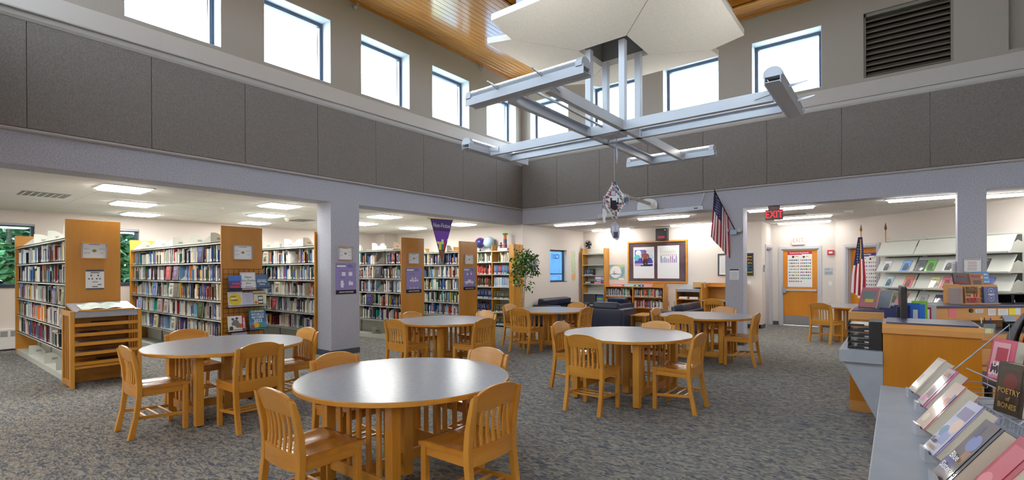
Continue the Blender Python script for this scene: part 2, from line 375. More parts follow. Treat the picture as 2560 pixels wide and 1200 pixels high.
# wood ceiling: board soffits round a stepped recess
cw = struct(MB().box(-.4, S + .4, -S - .4, .4, 7.25, 7.35).build('ceiling', FASW))
X1, X2, Y1, Y2 = 2.2, S - 2.2, -.55, -S + .55
m = MB(); m.box(0, X1, -S, 0, ZC + .012, ZC + .03); m.box(X2, S, -S, 0, ZC + .012, ZC + .03); m.box(X1, X2, Y1, 0, ZC + .012, ZC + .03); m.box(X1, X2, -S, Y2, ZC + .012, ZC + .03); m.build('soffit_backing', FASW, cw)
nb = 20; bw = X1 / nb
base = MB().box(.0015, bw - .0015, -S, 0, ZC, ZC + .014).mesh('board', CEILW, .003, seg=1)
for i in range(nb):
    for x in (i * bw, X2 + i * bw):
        o = bpy.data.objects.new('board', base); SC.collection.objects.link(o); o.location = (x, 0, 0); o.parent = cw
bw = .11; base = MB().box(X1, X2, -bw + .0015, -.0015, ZC, ZC + .014).mesh('board', CEILWX, .003, seg=1)
for i in range(5):
    for y in (-i * bw, -S + (i + 1) * bw):
        o = bpy.data.objects.new('board', base); SC.collection.objects.link(o); o.location = (0, y, 0); o.parent = cw
m = MB(); z0, z1 = ZC - .0, ZC + .13
m.box(X1 - .03, X1, Y2, Y1, z0, z1); m.box(X2, X2 + .03, Y2, Y1, z0, z1); m.box(X1, X2, Y1, Y1 + .03, z0, z1); m.box(X1, X2, Y2 - .03, Y2, z0, z1)
e = .3; m.box(X1, X1 + e, Y2, Y1, z1, z1 + .02); m.box(X2 - e, X2, Y2, Y1, z1, z1 + .02); m.box(X1 + e, X2 - e, Y1 - e, Y1, z1, z1 + .02); m.box(X1 + e, X2 - e, Y2, Y2 + e, z1, z1 + .02)
m.box(X1 + e - .03, X1 + e, Y2 + e, Y1 - e, z1, 7.25); m.box(X2 - e, X2 - e + .03, Y2 + e, Y1 - e, z1, 7.25); m.box(X1 + e, X2 - e, Y1 - e, Y1 - e + .03, z1, 7.25); m.box(X1 + e, X2 - e, Y2 + e - .03, Y2 + e, z1, 7.25)
m.build('recess_fascia', FASW, cw)
m = MB(); m.box(0, .03, -S, 0, ZC - .035, ZC); m.box(0, S, -.03, 0, ZC - .035, ZC); m.build('ceiling_moulding', FASW, cw, .006)
# low ceilings with lay-in tiles
def tile_ceiling(name, x0, x1, y0, y1, tx, ty, tiles=True, poly=None):
    o = struct(MB().box(x0, x1, y0, y1, ZB + .004, ZB + .16).build(name, GRID))
    if tiles:
        g = .011; me = MB().box(g, tx - g, g, ty - g, ZB, ZB + .005).mesh('tile', CEILT)
        nx = int((x1 - x0) / tx); ny = int((y1 - y0) / ty)
        for i in range(nx + 1):
            for j in range(ny + 1):
                ax, ay = x1 - (i + 1) * tx, y1 - (j + 1) * ty
                if ax < x0 or ay < y0:
                    bx, by = max(ax, x0), max(ay, y0)
                    if ax + tx - bx < .05 or ay + ty - by < .05: continue
                    t = MB().box(bx + g, ax + tx - g, by + g, ay + ty - g, ZB, ZB + .005).build('tile', CEILT, o); continue
                t = bpy.data.objects.new('tile', me); SC.collection.objects.link(t); t.location = (ax, ay, 0); t.parent = o
    return o
tile_ceiling('ceiling_alcove', XW, -TL, -10.2, 0, .61, 1.22)
tile_ceiling('ceiling_lounge', -.3, 10.0, TR, 5.3, 1.22, .61)
struct(MB().box(XW, S + 3.4, -14.2, -S - .35, ZB, ZB + .1).build('ceiling_rear', CEILT)); struct(MB().box(S + .35, 14.2, -S - .4, 1.4, ZB, ZB + .1).build('ceiling_right', CEILT)); struct(MB().box(XW, -TL, -S - .4, -10.2, ZB, ZB + .1).build('ceiling_alcove_end', CEILT))
struct(MB().box(10.0, 14.2, .3, 5.3, ZB, ZB + .1).build('ceiling_lounge_end', CEILT))
# outer walls
m = MB(); hs = [(-9.75, -8.665, 1.235, 2.485), (-8.02, -6.93, 1.235, 2.485)]
wall_boxes(m, hs, -14.2, .3, 0, ZB + .15, lambda a, b, z0, z1: m.box(XW - .25, XW, a, b, z0, z1)); struct(m.build('wall_alcove_left', WALL))
struct(MB().box(XW, -.35, 0, .3, 0, ZB + .1).box(XW, XW + .5, -.45, 0, 0, ZB).build('wall_alcove_end', WALL))
m = MB(); wall_boxes(m, [(1.32, 2.235, 1.175, 2.12)], .3, YL + .3, 0, ZB + .1, lambda a, b, z0, z1: m.box(-.16, 0, a, b, z0, z1)); m.box(-.35, 0, 0, .3, 0, ZB + .1); struct(m.build('wall_lounge_left', WALL))
struct(MB().box(-.3, 5.18, YL, YL + .2, 0, ZB + .1).build('wall_lounge_back', WALL))
m = MB(); wall_boxes(m, [(3.72, 4.5, 0.0, 2.1)], YL + .2, 4.9, 0, ZB + .1, lambda a, b, z0, z1: m.box(4.98, 5.18, a, b, z0, z1)); struct(m.build('wall_corridor_side', WALL))
m = MB(); wall_boxes(m, [(5.42, 6.28, 0.0, 2.06)], 5.0, 6.75, 0, ZB + .1, lambda a, b, z0, z1: m.box(a, b, 4.55, 4.75, z0, z1)); struct(m.build('wall_corridor_back', WALL))
DGA = math.atan2(-.6947, .7193); DG0 = (6.6, 4.6, 0)
def diag(s, off=0, z=0):   # point on the diagonal wall: s along it, off out of it
    return (DG0[0] + .7193 * s - .6947 * off, DG0[1] - .6947 * s - .7193 * off, z)
m = MB(); wall_boxes(m, [(.42, 1.3, 0.0, 2.06)], -.1, 6.2, 0, ZB + .1, lambda a, b, z0, z1: m.box(a, b, 0, .2, z0, z1)); struct(m.build('wall_diagonal', WALL, None, loc=DG0, rz=DGA))
p6 = diag(6.2); struct(MB().box(p6[0] - .1, 14.2, p6[1] - .05, p6[1] + .2, 0, ZB + .1).build('wall_desk_back', WALL))
struct(MB().box(14, 14.2, -14.2, 3, 0, ZB + .1).build('wall_outer_right', WALL)); struct(MB().box(XW - .2, 14.2, -14.2, -14, 0, ZB + .1).build('wall_outer_near', WALL))
struct(MB().box(0, 5.14, YL - .008, YL, 0, .1).build('baseboard_lounge', BASEB)); struct(MB().box(5.18, 5.186, YL, 3.66, 0, .1).box(4.9, 5.186, YL - .008, YL, 0, .1).build('baseboard_corridor', BASEB))
struct(MB().box(5.186, 5.34, 4.542, 4.55, 0, .1).box(6.34, 6.6, 4.542, 4.55, 0, .1).build('baseboard_doors', BASEB))
struct(MB().box(0, .008, .3, YL, 0, .1).build('baseboard_left', BASEB))
# ground outside
struct(MB().box(-80, 80, -80, 80, -.6, -.5).build('ground_outside', mix_noise('lawn', rgb(70, 92, 50), rgb(110, 128, 76), 3, .95)))
# ================= CHANDELIER, CLOUD, LAMPS =================
CX, CY, HS, ZG = 5.3, -5.3, .23, 3.05
ch = empty('cross_chandelier', (CX, CY, ZG), 0, 'white steel cross-shaped pendant light with four strip lamps on its arms', 'pendant light')
def channel(m, axis, c, u0, u1, side):     # C channel: web at c, flanges toward -side
    t, hgt, fl = .008, .105, .05
    if axis == 'x':
        m.box(u0, u1, c - t / 2, c + t / 2, 0, hgt); m.box(u0, u1, c, c - side * fl, 0, t); m.box(u0, u1, c, c - side * fl, hgt - t, hgt)
    else:
        m.box(c - t / 2, c + t / 2, u0, u1, 0, hgt); m.box(c, c - side * fl, u0, u1, 0, t); m.box(c, c - side * fl, u0, u1, hgt - t, hgt)
for axis in 'xy':
    for s in (-1, 1):
        m = MB(); channel(m, axis, s * HS, -1.7, 1.7, s); m.build('arm_beam', STEELW, ch)
for sx in (-1, 1):
    for sy in (-1, 1):
        MB().box(sx * HS - .035 + (-.02 * sx), sx * HS + .035 - .02 * sx, sy * HS - .035 - .02 * sy, sy * HS + .035 - .02 * sy, .0, 1.0).build('post', STEELW, ch, .004)
MB().box(-.12, .12, -.1, .1, .01, .07).build('junction_box', STEELW, ch, .004)
MB().tube([(-.04, -1.62, .115), (-.04, -.2, .085)], .013, 10).build('conduit', STEELW, ch, smooth=True); MB().tube([(.04, .2, .085), (.04, 1.6, .115)], .013, 10).build('conduit', STEELW, ch, smooth=True)
for i, a in enumerate((0, 90, 180, 270)):
    fx = empty('strip_lamp', (0, 0, -.065), R(a), parent=ch)   # local: arm toward +x, lamp along y at x=1.77
    m = MB(); m.box(1.71, 1.83, -.64, .64, .1, .106); m.box(1.705, 1.713, -.64, .64, .085, .16); m.box(1.827, 1.835, -.64, .64, .085, .16); m.build('tray', STEELW, fx)
    n = 10
    for s in (-1, 1):
        y = s * .6; m = MB(); m.prism([(1.77 + .075 * math.cos(math.pi * k / n), .175 + .06 * math.sin(math.pi * k / n)) for k in range(n + 1)] + [(1.695, .15), (1.845, .15)], 'y', y - .03, y + .03); m.build('end_cap', STEELW, fx)
    m = MB(); m.prism([(1.715, .165), (1.825, .165), (1.84, .185), (1.835, .2), (1.705, .2), (1.7, .185)], 'y', -.57, .57); m.build('reflector', STEELW, fx)
    m = MB(); m.prism([(1.77 + .05 * math.cos(math.pi * k / n), .201 + .03 * math.sin(math.pi * k / n)) for k in range(n + 1)], 'y', -.57, .57); m.build('tube_lamp', EM_CH, fx)
    for y in (-.24, .24): MB().prism([(1.55, .1), (1.98, .18), (1.98, .19), (1.6, .165), (1.55, .16)], 'y', y - .006, y + .006).build('bracket', STEELW, fx)
m = MB(); m.tube([(.02, .02, .01), (.025, .025, -.2), (.02, .03, -.3)], [.004, .012, .003], 6); m.build('ribbon_end', plain('pale_ribbon', rgb(170, 172, 200), .5), ch)
# acoustic cloud of four petals
cl = empty('ceiling_cloud', (CX, CY, 0), 0, 'octagonal white acoustic ceiling cloud of four tilted panels over the pendant light', 'ceiling panel')
def zc(x): return 3.99 + .168 * x
PET = [(.3, -.3), (.855, -.855), (1.22, -.84), (1.22, .84), (.855, .855), (.3, .3)]
for i, a in enumerate((0, 90, 180, 270)):
    vs = []; g = .006; T = Matrix.Rotation(R(a), 4, 'Z')
    P = [(x, y - math.copysign(g, y) if abs(abs(y) - abs(x)) < .02 else y) for x, y in PET]
    vs = [(x, y, zc(x)) for x, y in P] + [(x, y, zc(x) + .07) for x, y in P]; n = 6
    mb = MB(); mb.T = T; mb._add(vs, [list(range(n))[::-1], [k + n for k in range(n)]] + [[k, (k + 1) % n, (k + 1) % n + n, k + n] for k in range(n)])
    pt = mb.build('panel', CLOUD, cl)
    mb = MB(); mb.T = T; mb.box(.72, 1.17, -.535, .535, zc(1.2) + .03, zc(1.2) + .2); mb.build('uplight_housing', STEELW, pt)
m = MB(); r = .33
m.box(-r, r, -r, -r + .02, 4.12, 4.75); m.box(-r, r, r - .02, r, 4.12, 4.75); m.box(-r, -r + .02, -r, r, 4.12, 4.75); m.box(r - .02, r, -r, r, 4.12, 4.75); m.box(-r, r, -r, r, 4.75, 4.77); m.build('shaft', plain('shaft_grey', rgb(128, 128, 126), .7), cl)
m = MB(); m.box(-.06, .06, -.06, .06, 4.77, 7.25); m.build('hanger', STEELW, cl)
m = MB(); m.lathe([(.03, 4.66), (.03, 4.75)], 12, (.08, .12, 0)); m.lathe([(.03, 4.66), (.03, 4.75)], 12, (-.14, -.1, 0)); m.build('downlight', BLACKM, cl)
# ceiling lamps
def troffer(x, y, mat, label, group, w=.57, l=.57, rz=0):
    o = empty('ceiling_light', (x, y, ZB), rz, label, 'ceiling light', group)
    m = MB(); f = .02; a, b = w / 2, l / 2
    m.box(-a - f, -a, -b - f, b + f, -.014, .003); m.box(a, a + f, -b - f, b + f, -.014, .003); m.box(-a, a, -b - f, -b, -.014, .003); m.box(-a, a, b, b + f, -.014, .003); m.build('frame', WHITE, o)
    m = MB(); d = .035 if w < 1 else .05; k = .03
    m._add([(-a, -b, .002), (a, -b, .002), (a, b, .002), (-a, b, .002), (-a + k, -b + k, -d), (a - k, -b + k, -d), (a - k, b - k, -d), (-a + k, b - k, -d)], [(4, 7, 6, 5), (0, 1, 2, 3), (0, 4, 5, 1), (1, 5, 6, 2), (2, 6, 7, 3), (3, 7, 4, 0)]); m.build('diffuser', mat, o); return o
AL = [(-1.05, -8.37, 'square ceiling light over the open atlas stand, leftmost of the alcove'), (-2.9, -7.78, 'square ceiling light behind the first wooden end panel, second from the left'), (-1.15, -6.0, 'square ceiling light just left of the big column, nearest the beam'),
      (-2.88, -5.42, 'square ceiling light left of the big column, middle of three in a diagonal'), (-4.75, -4.83, 'square ceiling light left of the big column, farthest from the camera'), (-1.15, -3.62, 'square ceiling light just right of the big column, nearest the beam'),
      (-2.9, -2.98, 'square ceiling light half hidden by the right edge of the big column'), (-2.95, -1.25, 'small square ceiling light left of the purple pennant, deep in the alcove'), (-1.1, -1.2, 'square ceiling light beside the right edge of the purple pennant')]
for x, y, lb in AL: troffer(x, y, EM_ALC, lb, 'square lights in the stack alcove ceiling')
for x, y, lb in [(-4.7, -7.2, 'square ceiling light above the far end of the first book stack'), (-4.7, -2.4, 'square ceiling light above the far end of the stack under the pennant'), (-1.1, -10.9, 'square ceiling light left of the picture near the wall beam'), (-2.9, -10.2, 'square ceiling light left of the picture deeper in the alcove')]: troffer(x, y, EM_ALC, lb, 'square alcove lights out of view')
LN = [(1.24, .62, 'linear ceiling light over the ficus side of the lounge'), (3.64, .55, 'linear ceiling light just below the projection screen case'), (1.15, 2.84, 'linear ceiling light behind the hanging patchwork kite'), (3.58, 2.84, 'linear ceiling light close above the black wall speaker'),
      (6.05, .53, 'linear ceiling light partly behind the red exit sign'), (8.35, .5, 'long bright linear ceiling light left of the right-hand column'), (6.15, 2.62, 'linear ceiling light over the corridor, middle one before the doors'), (6.0, 4.1, 'linear ceiling light nearest the closed wooden door'), (9.6, .9, 'linear ceiling light behind the right-hand column')]
for x, y, lb in LN: troffer(x, y, EM_COR if x > 5 and x < 7 else EM_LNG, lb, 'linear ceiling lights beyond the right wall', 1.19, .16)
for k, x in enumerate((0.5, 3., 5.5, 8., 10.5)): troffer(x, -12.3, EM_BACK, 'added fill light behind the viewer, %s from the left' % ['first', 'second', 'third', 'fourth', 'fifth'][k], 'added fill lights behind the viewer', .57, 1.17)  # unseen lamps added as fill to brighten the foreground
for k, y in enumerate((-9., -6.5, -4., -1.5)): troffer(12.4, y, EM_BACK, 'added fill light in the right-hand wing, %s from the camera' % ['first', 'second', 'third', 'fourth'][k], 'added fill lights in the right wing', .57, 1.17)  # more added fill, out of view on the right
def vent(x, y, rz, w, l, label):
    o = empty('ceiling_vent', (x, y, ZB), rz, label, 'vent'); f = .025
    m = MB(); m.box(-w / 2, w / 2, -l / 2, l / 2, -.006, 0); m.build('plate', plain('vent_grey', rgb(120, 120, 116), .6), o)
    for k in range(6):
        y0 = -l / 2 + .03 + k * (l - .06) / 6; MB().prism([(y0, -.012), (y0 + .012, -.012), (y0 + .03, -.004), (y0 + .018, -.004)], 'x', -w / 2 + .02, w / 2 - .02).build('slat', GRID, o)
vent(-2.75, -8.98, 0, .56, .56, 'square slatted ceiling vent at the far left of the alcove'); vent(-3.4, -4.35, 0, .56, .4, 'small slatted ceiling vent beside the big column'); vent(6.05, 2.1, 0, .5, .3, 'small slatted ceiling vent beside the red exit sign')
def detector(x, y, label, r=.06, box=False):
    o = empty('smoke_detector', (x, y, ZB), 0, label, 'detector'); MB().lathe([(r * .5, -.055), (r * .8, -.045), (r, -.02), (r, 0)], 18).build('housing', WHITE, o)
    MB().box(-.05, .05, -.015, .015, -.075, -.05).build('sensor', plain('aged_plastic', rgb(206, 186, 140), .5) if 'aged_plastic' not in MATS else MATS['aged_plastic'], o)
detector(-3.2, -4.8, 'round beige smoke detector on the alcove ceiling by the big column'); detector(7.1, 2.0, 'round beige smoke detector on the corridor ceiling before the doors', .08); detector(8.75, 1.2, 'tiny dark sprinkler on the corridor ceiling near the right column', .025); detector(-2.2, -6.6, 'tiny dark camera dome on the alcove ceiling above the second range', .03); detector(2.25, 2.2, 'low round detector on the lounge ceiling left of the speaker', .06)
# ================= TABLES AND CHAIRS =================
def make_chair():
    root = empty('library_chair', (0, 0, 0))
    # saddle seat
    m = MB(); nx, ny = 14, 12; vs = []; fs = []
    def top(x, y):
        u = x / .22; v = (y + .14) / .385
        d = .013 * max(0, 1 - (abs(abs(u) - .42) / .5) ** 2) * max(0, 1 - ((v - .42) / .5) ** 2)
        edge = .006 * max(0, v - .88) / .12
        return .455 - d - edge
    for j in range(ny + 1):
        for i in range(nx + 1):
            x = -.222 + .444 * i / nx; y = -.14 + .385 * j / ny; vs.append((x, y, top(x, y)))
    nt_ = len(vs)
    vs += [(-.222, -.14, .426), (.222, -.14, .426), (.222, .245, .426), (-.222, .245, .426)]
    for j in range(ny):
        for i in range(nx): a = j * (nx + 1) + i; fs.append((a, a + 1, a + nx + 2, a + nx + 1))
    fs.append((nt_ + 3, nt_ + 2, nt_ + 1, nt_))
    fs.append([nt_, nt_ + 1] + [i for i in range(nx, -1, -1)])
    fs.append([nt_ + 2, nt_ + 3] + [ny * (nx + 1) + i for i in range(nx + 1)])
    fs.append([nt_ + 3, nt_] + [j * (nx + 1) for j in range(ny + 1)])
    fs.append([nt_ + 1, nt_ + 2] + [j * (nx + 1) + nx for j in range(ny, -1, -1)])
    m._add(vs, fs); s = m.build('seat', SEATW, root)
    for pl in s.data.polygons[:nx * ny]: pl.use_smooth = True
    # legs
    for sx in (-1, 1):
        MB().box(sx * .2 - .021, sx * .2 + .021, .185, .227, 0, .427).build('leg', MAPLE, root, .005)
        fr = [(-.203, 0), (-.165, .2), (-.142, .38), (-.138, .46), (-.15, .58), (-.178, .7), (-.2, .775)]
        bk = [(-.226, .79), (-.215, .72), (-.192, .6), (-.182, .48), (-.184, .38), (-.205, .2), (-.25, 0)]
        MB().prism(fr + bk, 'x', sx * .205 - .021, sx * .205 + .021).build('leg', MAPLE, root, .005)
    # crest rail: arched, curved in plan
    m = MB(); n = 14; vs = []; fs = []
    for i in range(n + 1):
        u = -1 + 2 * i / n; x = u * .186; cur = -.022 * (1 - u * u); zt = .832 - .046 * abs(u) ** 2.6; zb = .676 + .012 * (1 - u * u)
        yb, yt = -.168 + cur, -.208 + cur
        vs += [(x, yb + .012, zb), (x, yb - .014, zb), (x, yt - .014, zt), (x, yt + .010, zt)]
    for i in range(n):
        a = i * 4; b = a + 4
        fs += [(a, b, b + 1, a + 1)[::-1], (a + 1, b + 1, b + 2, a + 2)[::-1], (a + 2, b + 2, b + 3, a + 3)[::-1], (a + 3, b + 3, b, a)[::-1]]
    fs += [(0, 1, 2, 3), (n * 4 + 3, n * 4 + 2, n * 4 + 1, n * 4)]
    m._add(vs, fs); m.build('crest_rail', MAPLEX, root, .006)
    m = MB(); n = 8
    for i in range(n):
        x0, x1 = -.186 + .372 * i / n, -.186 + .372 * (i + 1) / n; c0, c1 = [-.018 * (1 - (q / .186) ** 2) for q in (x0, x1)]
        m._add([(x0, -.152 + c0, .372), (x1, -.152 + c1, .372), (x1, -.152 + c1, .478), (x0, -.152 + c0, .478), (x0, -.178 + c0, .372), (x1, -.178 + c1, .372), (x1, -.178 + c1, .478), (x0, -.178 + c0, .478)],
               [(3, 2, 1, 0), (4, 5, 6, 7), (3, 7, 6, 2), (0, 1, 5, 4)])
    m.build('back_rail', MAPLEX, root)
    for k in range(7):
        x = -.156 + k * .052; c = -.018 * (1 - (x / .186) ** 2); w = .012
        fr = [(-.156 + c, .47), (-.148 + c, .54), (-.154 + c, .62), (-.168 + c, .69)]; bk = [(-.182 + c, .69), (-.168 + c, .62), (-.163 + c, .54), (-.17 + c, .47)]
        MB().prism(fr + bk, 'x', x - w, x + w).build('slat', MAPLE, root, .003, seg=1)
    for sx in (-1, 1):
        MB().box(sx * .2 - .011, sx * .2 + .011, -.15, .19, .37, .427).build('side_apron', MAPLEY, root, .003, seg=1)
        MB().bar((sx * .2, -.18, .185), (sx * .2, .19, .155), .016, .03).build('side_stretcher', MAPLEY, root, .003, seg=1)
    MB().box(-.18, .18, .195, .217, .375, .427).build('front_apron', MAPLEX, root, .003, seg=1)
    for y in (-.09, .0, .1): MB().box(-.195, .195, y - .011, y + .011, .158, .174).build('cross_stretcher', MAPLEX, root, .003, seg=1)
    return root
CHAIR = make_chair(); _used = [False]
def chair(x, y, face, label, group):
    o = CHAIR if not _used[0] else copy_tree(CHAIR); _used[0] = True
    o.location = (x, y, 0); o.rotation_euler = (0, 0, face); tag(o, label, 'chair', group); return o
FY, FXn, FYn, FX = 0, R(90), R(180), R(-90)      # chair faces +y, -x, -y, +x
def make_table(rot=False, hx=.36, hy=.40):
    root = empty('round_table', (0, 0, 0))
    m = MB(); n = 72; r = .762
    m.lathe([(r - .012, .700), (r, .706), (r, .729), (r - .006, .7345)], n); m.build('edge_band', MAPLEX, root, smooth=False)
    m = MB(); m.lathe([(r - .012, .71), (r - .007, .7352)], n); m.build('table_top', LAMIN, root)
    for sx in (-1, 1):
        for sy in (-1, 1):
            MB().box(sx * hx - .036, sx * hx + .036, sy * hy - .036, sy * hy + .036, .012, .70).build('leg', MAPLE, root, .006)
            MB().lathe([(.02, 0), (.02, .014)], 10, (sx * hx, sy * hy, 0)).build('foot', BLACK, root)
    for sy in (-1, 1):
        if not rot:
            MB().box(-hx + .036, hx - .036, sy * hy - .014, sy * hy + .014, .64, .70).build('top_rail', MAPLEX, root); MB().box(-hx + .036, hx - .036, sy * hy - .014, sy * hy + .014, .10, .18).build('bottom_rail', MAPLEX, root, .003)
            for k in range(5):
                x = -.22 + k * .11; MB().box(x - .02, x + .02, sy * hy - .01, sy * hy + .01, .18, .64).build('slat', MAPLE, root, .002, seg=1)
        else:
            MB().box(sy * hx - .014, sy * hx + .014, -hy + .036, hy - .036, .64, .70).build('top_rail', MAPLEY, root); MB().box(sy * hx - .014, sy * hx + .014, -hy + .036, hy - .036, .10, .18).build('bottom_rail', MAPLEY, root, .003)
            for k in range(6):
                y = -hy + .16 + k * (2 * hy - .32) / 5; MB().box(sy * hx - .01, sy * hx + .01, y - .022, y + .022, .18, .64).build('slat', MAPLE, root, .002, seg=1)
    if not rot: MB().box(-.014, .014, -hy, hy, .10, .18).build('stretcher', MAPLEY, root, .003)
    else: MB().box(-hx, hx, -.014, .014, .10, .18).build('stretcher', MAPLEX, root, .003)
    MB().box(-.04, .04, -.04, .04, .012, .70).build('centre_post', MAPLE, root, .006)
    return root
TBL = make_table(); TBR = make_table(True, .38, .56)
TABS = {'t1': (5.036, -8.19, 'large round grey-topped table, nearest the camera'), 't2': (2.18, -8.27, 'round grey-topped table at the left, in front of the wire book rack'), 't3': (5.284, -4.957, 'round grey-topped table in the middle of the right half, nearest the sofas'),
        't4': (2.23, -5.1, 'round grey-topped table right of the big column, before the purple posters'), 't5': (2.45, -2.36, 'round grey-topped table beside the ficus tree, farthest at the back left'), 't6': (5.32, -1.9, 'round grey-topped table in front of the flag column'), 't7': (7.25, 2.15, 'round table in the corridor behind the service desk')}
first = True
for k, (x, y, lb) in TABS.items():
    if k == 't3': o = TBR
    else:
        o = TBL if first else copy_tree(TBL); first = False
    o.location = (x, y, 0); tag(o, lb, 'table', 'round reading tables')
CH = [(5.05, -8.955, FY, 'wooden chair at the nearest table, left front, seen from behind'), (5.79, -8.29, FXn, 'wooden chair at the nearest table, right front, back turned to the camera'), (4.42, -8.24, FX, 'wooden chair beyond the nearest table at left, only its back showing'), (5.06, -7.5, FYn, 'wooden chair beyond the nearest table at right, only its pale back showing'),
      (2.28, -8.97, FY, 'leftmost wooden chair, pulled up to the table before the atlas stand'), (2.87, -8.33, FXn, 'wooden chair at the left table, right front, back toward the camera'), (1.5, -8.35, FX, 'wooden chair beyond the left table, its back below the bookshelves'), (2.26, -7.6, FYn, 'wooden chair at the left table next to the big column'),
      (4.6, -5.05, FX, 'wooden chair at the far left side of the middle right table'), (5.275, -5.805, FY, 'wooden chair in front of the middle right table, left one of the two'), (6.02, -5.19, FXn, 'wooden chair on the near right side of the middle right table'), (5.4, -4.45, FYn, 'wooden chair hidden behind the middle right table, only its crest showing'),
      (2.27, -5.88, FY, 'wooden chair at the table by the big column, left front'), (3.03, -5.24, FXn, 'wooden chair at the table by the big column, right front'), (1.68, -5.1, FX, 'wooden chair behind the table by the big column, below the left poster panel'), (2.38, -4.44, FYn, 'wooden chair behind the table by the big column, at its right end'),
      (1.82, -2.62, FX, 'wooden chair left of the table beside the ficus'), (2.44, -3.17, FY, 'wooden chair in front of the table beside the ficus'), (2.55, -1.70, FYn, 'wooden chair behind the table beside the ficus, before the dark sofa'), (3.14, -2.5, FXn, 'wooden chair right of the table beside the ficus'),
      (4.72, -2.08, FX, 'wooden chair on the left of the table by the flag column'), (5.25, -2.84, FY, 'wooden chair in front of the table by the flag column'), (5.95, -2.11, FXn, 'wooden chair on the right of the table by the flag column, seen side on'), (5.38, -1.24, FYn, 'wooden chair behind the table by the flag column'),
      (4.47, 1.75, FY, 'wooden chair at the study carrel behind the flag column'), (6.73, 1.42, R(-23), 'wooden chair in the corridor in front of the wooden doors'), (8.08, 2.2, FXn, 'wooden chair behind the corridor table, only its back edge showing'), ]
for c in CH: chair(*c, 'wooden slat-back chairs')

# ================= BOOK STACKS =================
ROWS = [1.67, 1.36, 1.05, .74, .43]
PAL = [((34, 44, 84), 'navy'), ((52, 84, 150), 'blue'), ((110, 150, 190), 'light blue'), ((150, 34, 44), 'red'), ((96, 28, 36), 'maroon'), ((28, 28, 32), 'black'), ((232, 230, 224), 'white'), ((214, 204, 180), 'cream'),
       ((40, 92, 66), 'green'), ((30, 140, 120), 'teal'), ((196, 168, 60), 'yellow'), ((206, 110, 44), 'orange'), ((110, 104, 100), 'grey'), ((96, 66, 44), 'brown'), ((104, 78, 130), 'purple'), ((176, 176, 180), 'pale grey')]
WTS = [12, 9, 8, 6, 5, 8, 24, 14, 5, 3, 3, 3, 5, 4, 4, 12]
BOOKM, _nt, _b = _new('book_cloth')
def spine_graph(nt, b, colsock, sx, sy, sz, rnd, is_spine):
    """procedural spine: white call-number label low down and a paler title block"""
    def M(op, a, c=None, d=None):
        n = N(nt, 'ShaderNodeMath', operation=op)
        for i, q in enumerate((a, c, d)):
            if q is None: continue
            if hasattr(q, 'is_linked') or hasattr(q, 'links'): nt.links.new(q, n.inputs[i])
            else: n.inputs[i].default_value = q
        return n.outputs[0]
    def band(s, lo, hi): return M('MULTIPLY', M('GREATER_THAN', s, lo), M('LESS_THAN', s, hi))
    lab = M('MULTIPLY', M('MULTIPLY', band(sz, .05, .19), band(sx, .06, .94)), M('MULTIPLY', is_spine, M('GREATER_THAN', rnd, .22)))
    r2 = M('FRACT', M('MULTIPLY', rnd, 7.31)); r3 = M('FRACT', M('MULTIPLY', rnd, 13.7))
    tit = M('MULTIPLY', M('MULTIPLY', band(sz, .42, .86), band(sx, .3, .7)), M('MULTIPLY', is_spine, M('GREATER_THAN', r2, .45)))
    topb = M('MULTIPLY', M('MULTIPLY', band(sz, .88, .97), is_spine), M('GREATER_THAN', r3, .6))
    def mixc(fac, a, c):
        n = N(nt, 'ShaderNodeMix', data_type='RGBA'); nt.links.new(fac, n.inputs[0]); nt.links.new(a, n.inputs[6])
        if isinstance(c, tuple): n.inputs[7].default_value = c
        else: nt.links.new(c, n.inputs[7])
        return n.outputs[2]
    c = mixc(M('MULTIPLY', tit, .55), colsock, rgb(222, 214, 190)); c = mixc(M('MULTIPLY', topb, .5), c, rgb(40, 40, 46)); c = mixc(lab, c, rgb(226, 226, 222))
    return c, M, mixc
_tc = N(_nt, 'ShaderNodeTexCoord'); _sp = N(_nt, 'ShaderNodeSeparateXYZ'); _oi = N(_nt, 'ShaderNodeObjectInfo'); _nt.links.new(_tc.outputs['Generated'], _sp.inputs[0])
_lt = N(_nt, 'ShaderNodeMath', operation='LESS_THAN'); _nt.links.new(_sp.outputs[1], _lt.inputs[0]); _lt.inputs[1].default_value = .004
_c, _M, _mx = spine_graph(_nt, _b, _oi.outputs['Color'], _sp.outputs[0], _sp.outputs[1], _sp.outputs[2], _oi.outputs['Random'], _lt.outputs[0])
_pg = _M('MULTIPLY', _M('GREATER_THAN', _sp.outputs[2], .995), _M('MULTIPLY', _M('GREATER_THAN', _sp.outputs[0], .1), _M('LESS_THAN', _sp.outputs[0], .9)))
_nt.links.new(_mx(_pg, _c, rgb(212, 206, 190)), _b.inputs['Base Color']); _b.inputs['Roughness'].default_value = .35
BOOKX, _nt, _b = _new('book_cloth_mass')
_vc = N(_nt, 'ShaderNodeVertexColor'); _vc.layer_name = 'Col'; _uv = N(_nt, 'ShaderNodeUVMap'); _uv.uv_map = 'UV'; _sp = N(_nt, 'ShaderNodeSeparateXYZ'); _nt.links.new(_uv.outputs[0], _sp.inputs[0])
_fl = N(_nt, 'ShaderNodeMath', operation='GREATER_THAN'); _nt.links.new(_sp.outputs[0], _fl.inputs[0]); _fl.inputs[1].default_value = -.5
_c, _M, _mx = spine_graph(_nt, _b, _vc.outputs[0], _sp.outputs[0], _sp.outputs[1], _sp.outputs[1], _vc.outputs[1], _fl.outputs[0])
_nt.links.new(_c, _b.inputs['Base Color']); _b.inputs['Roughness'].default_value = .35
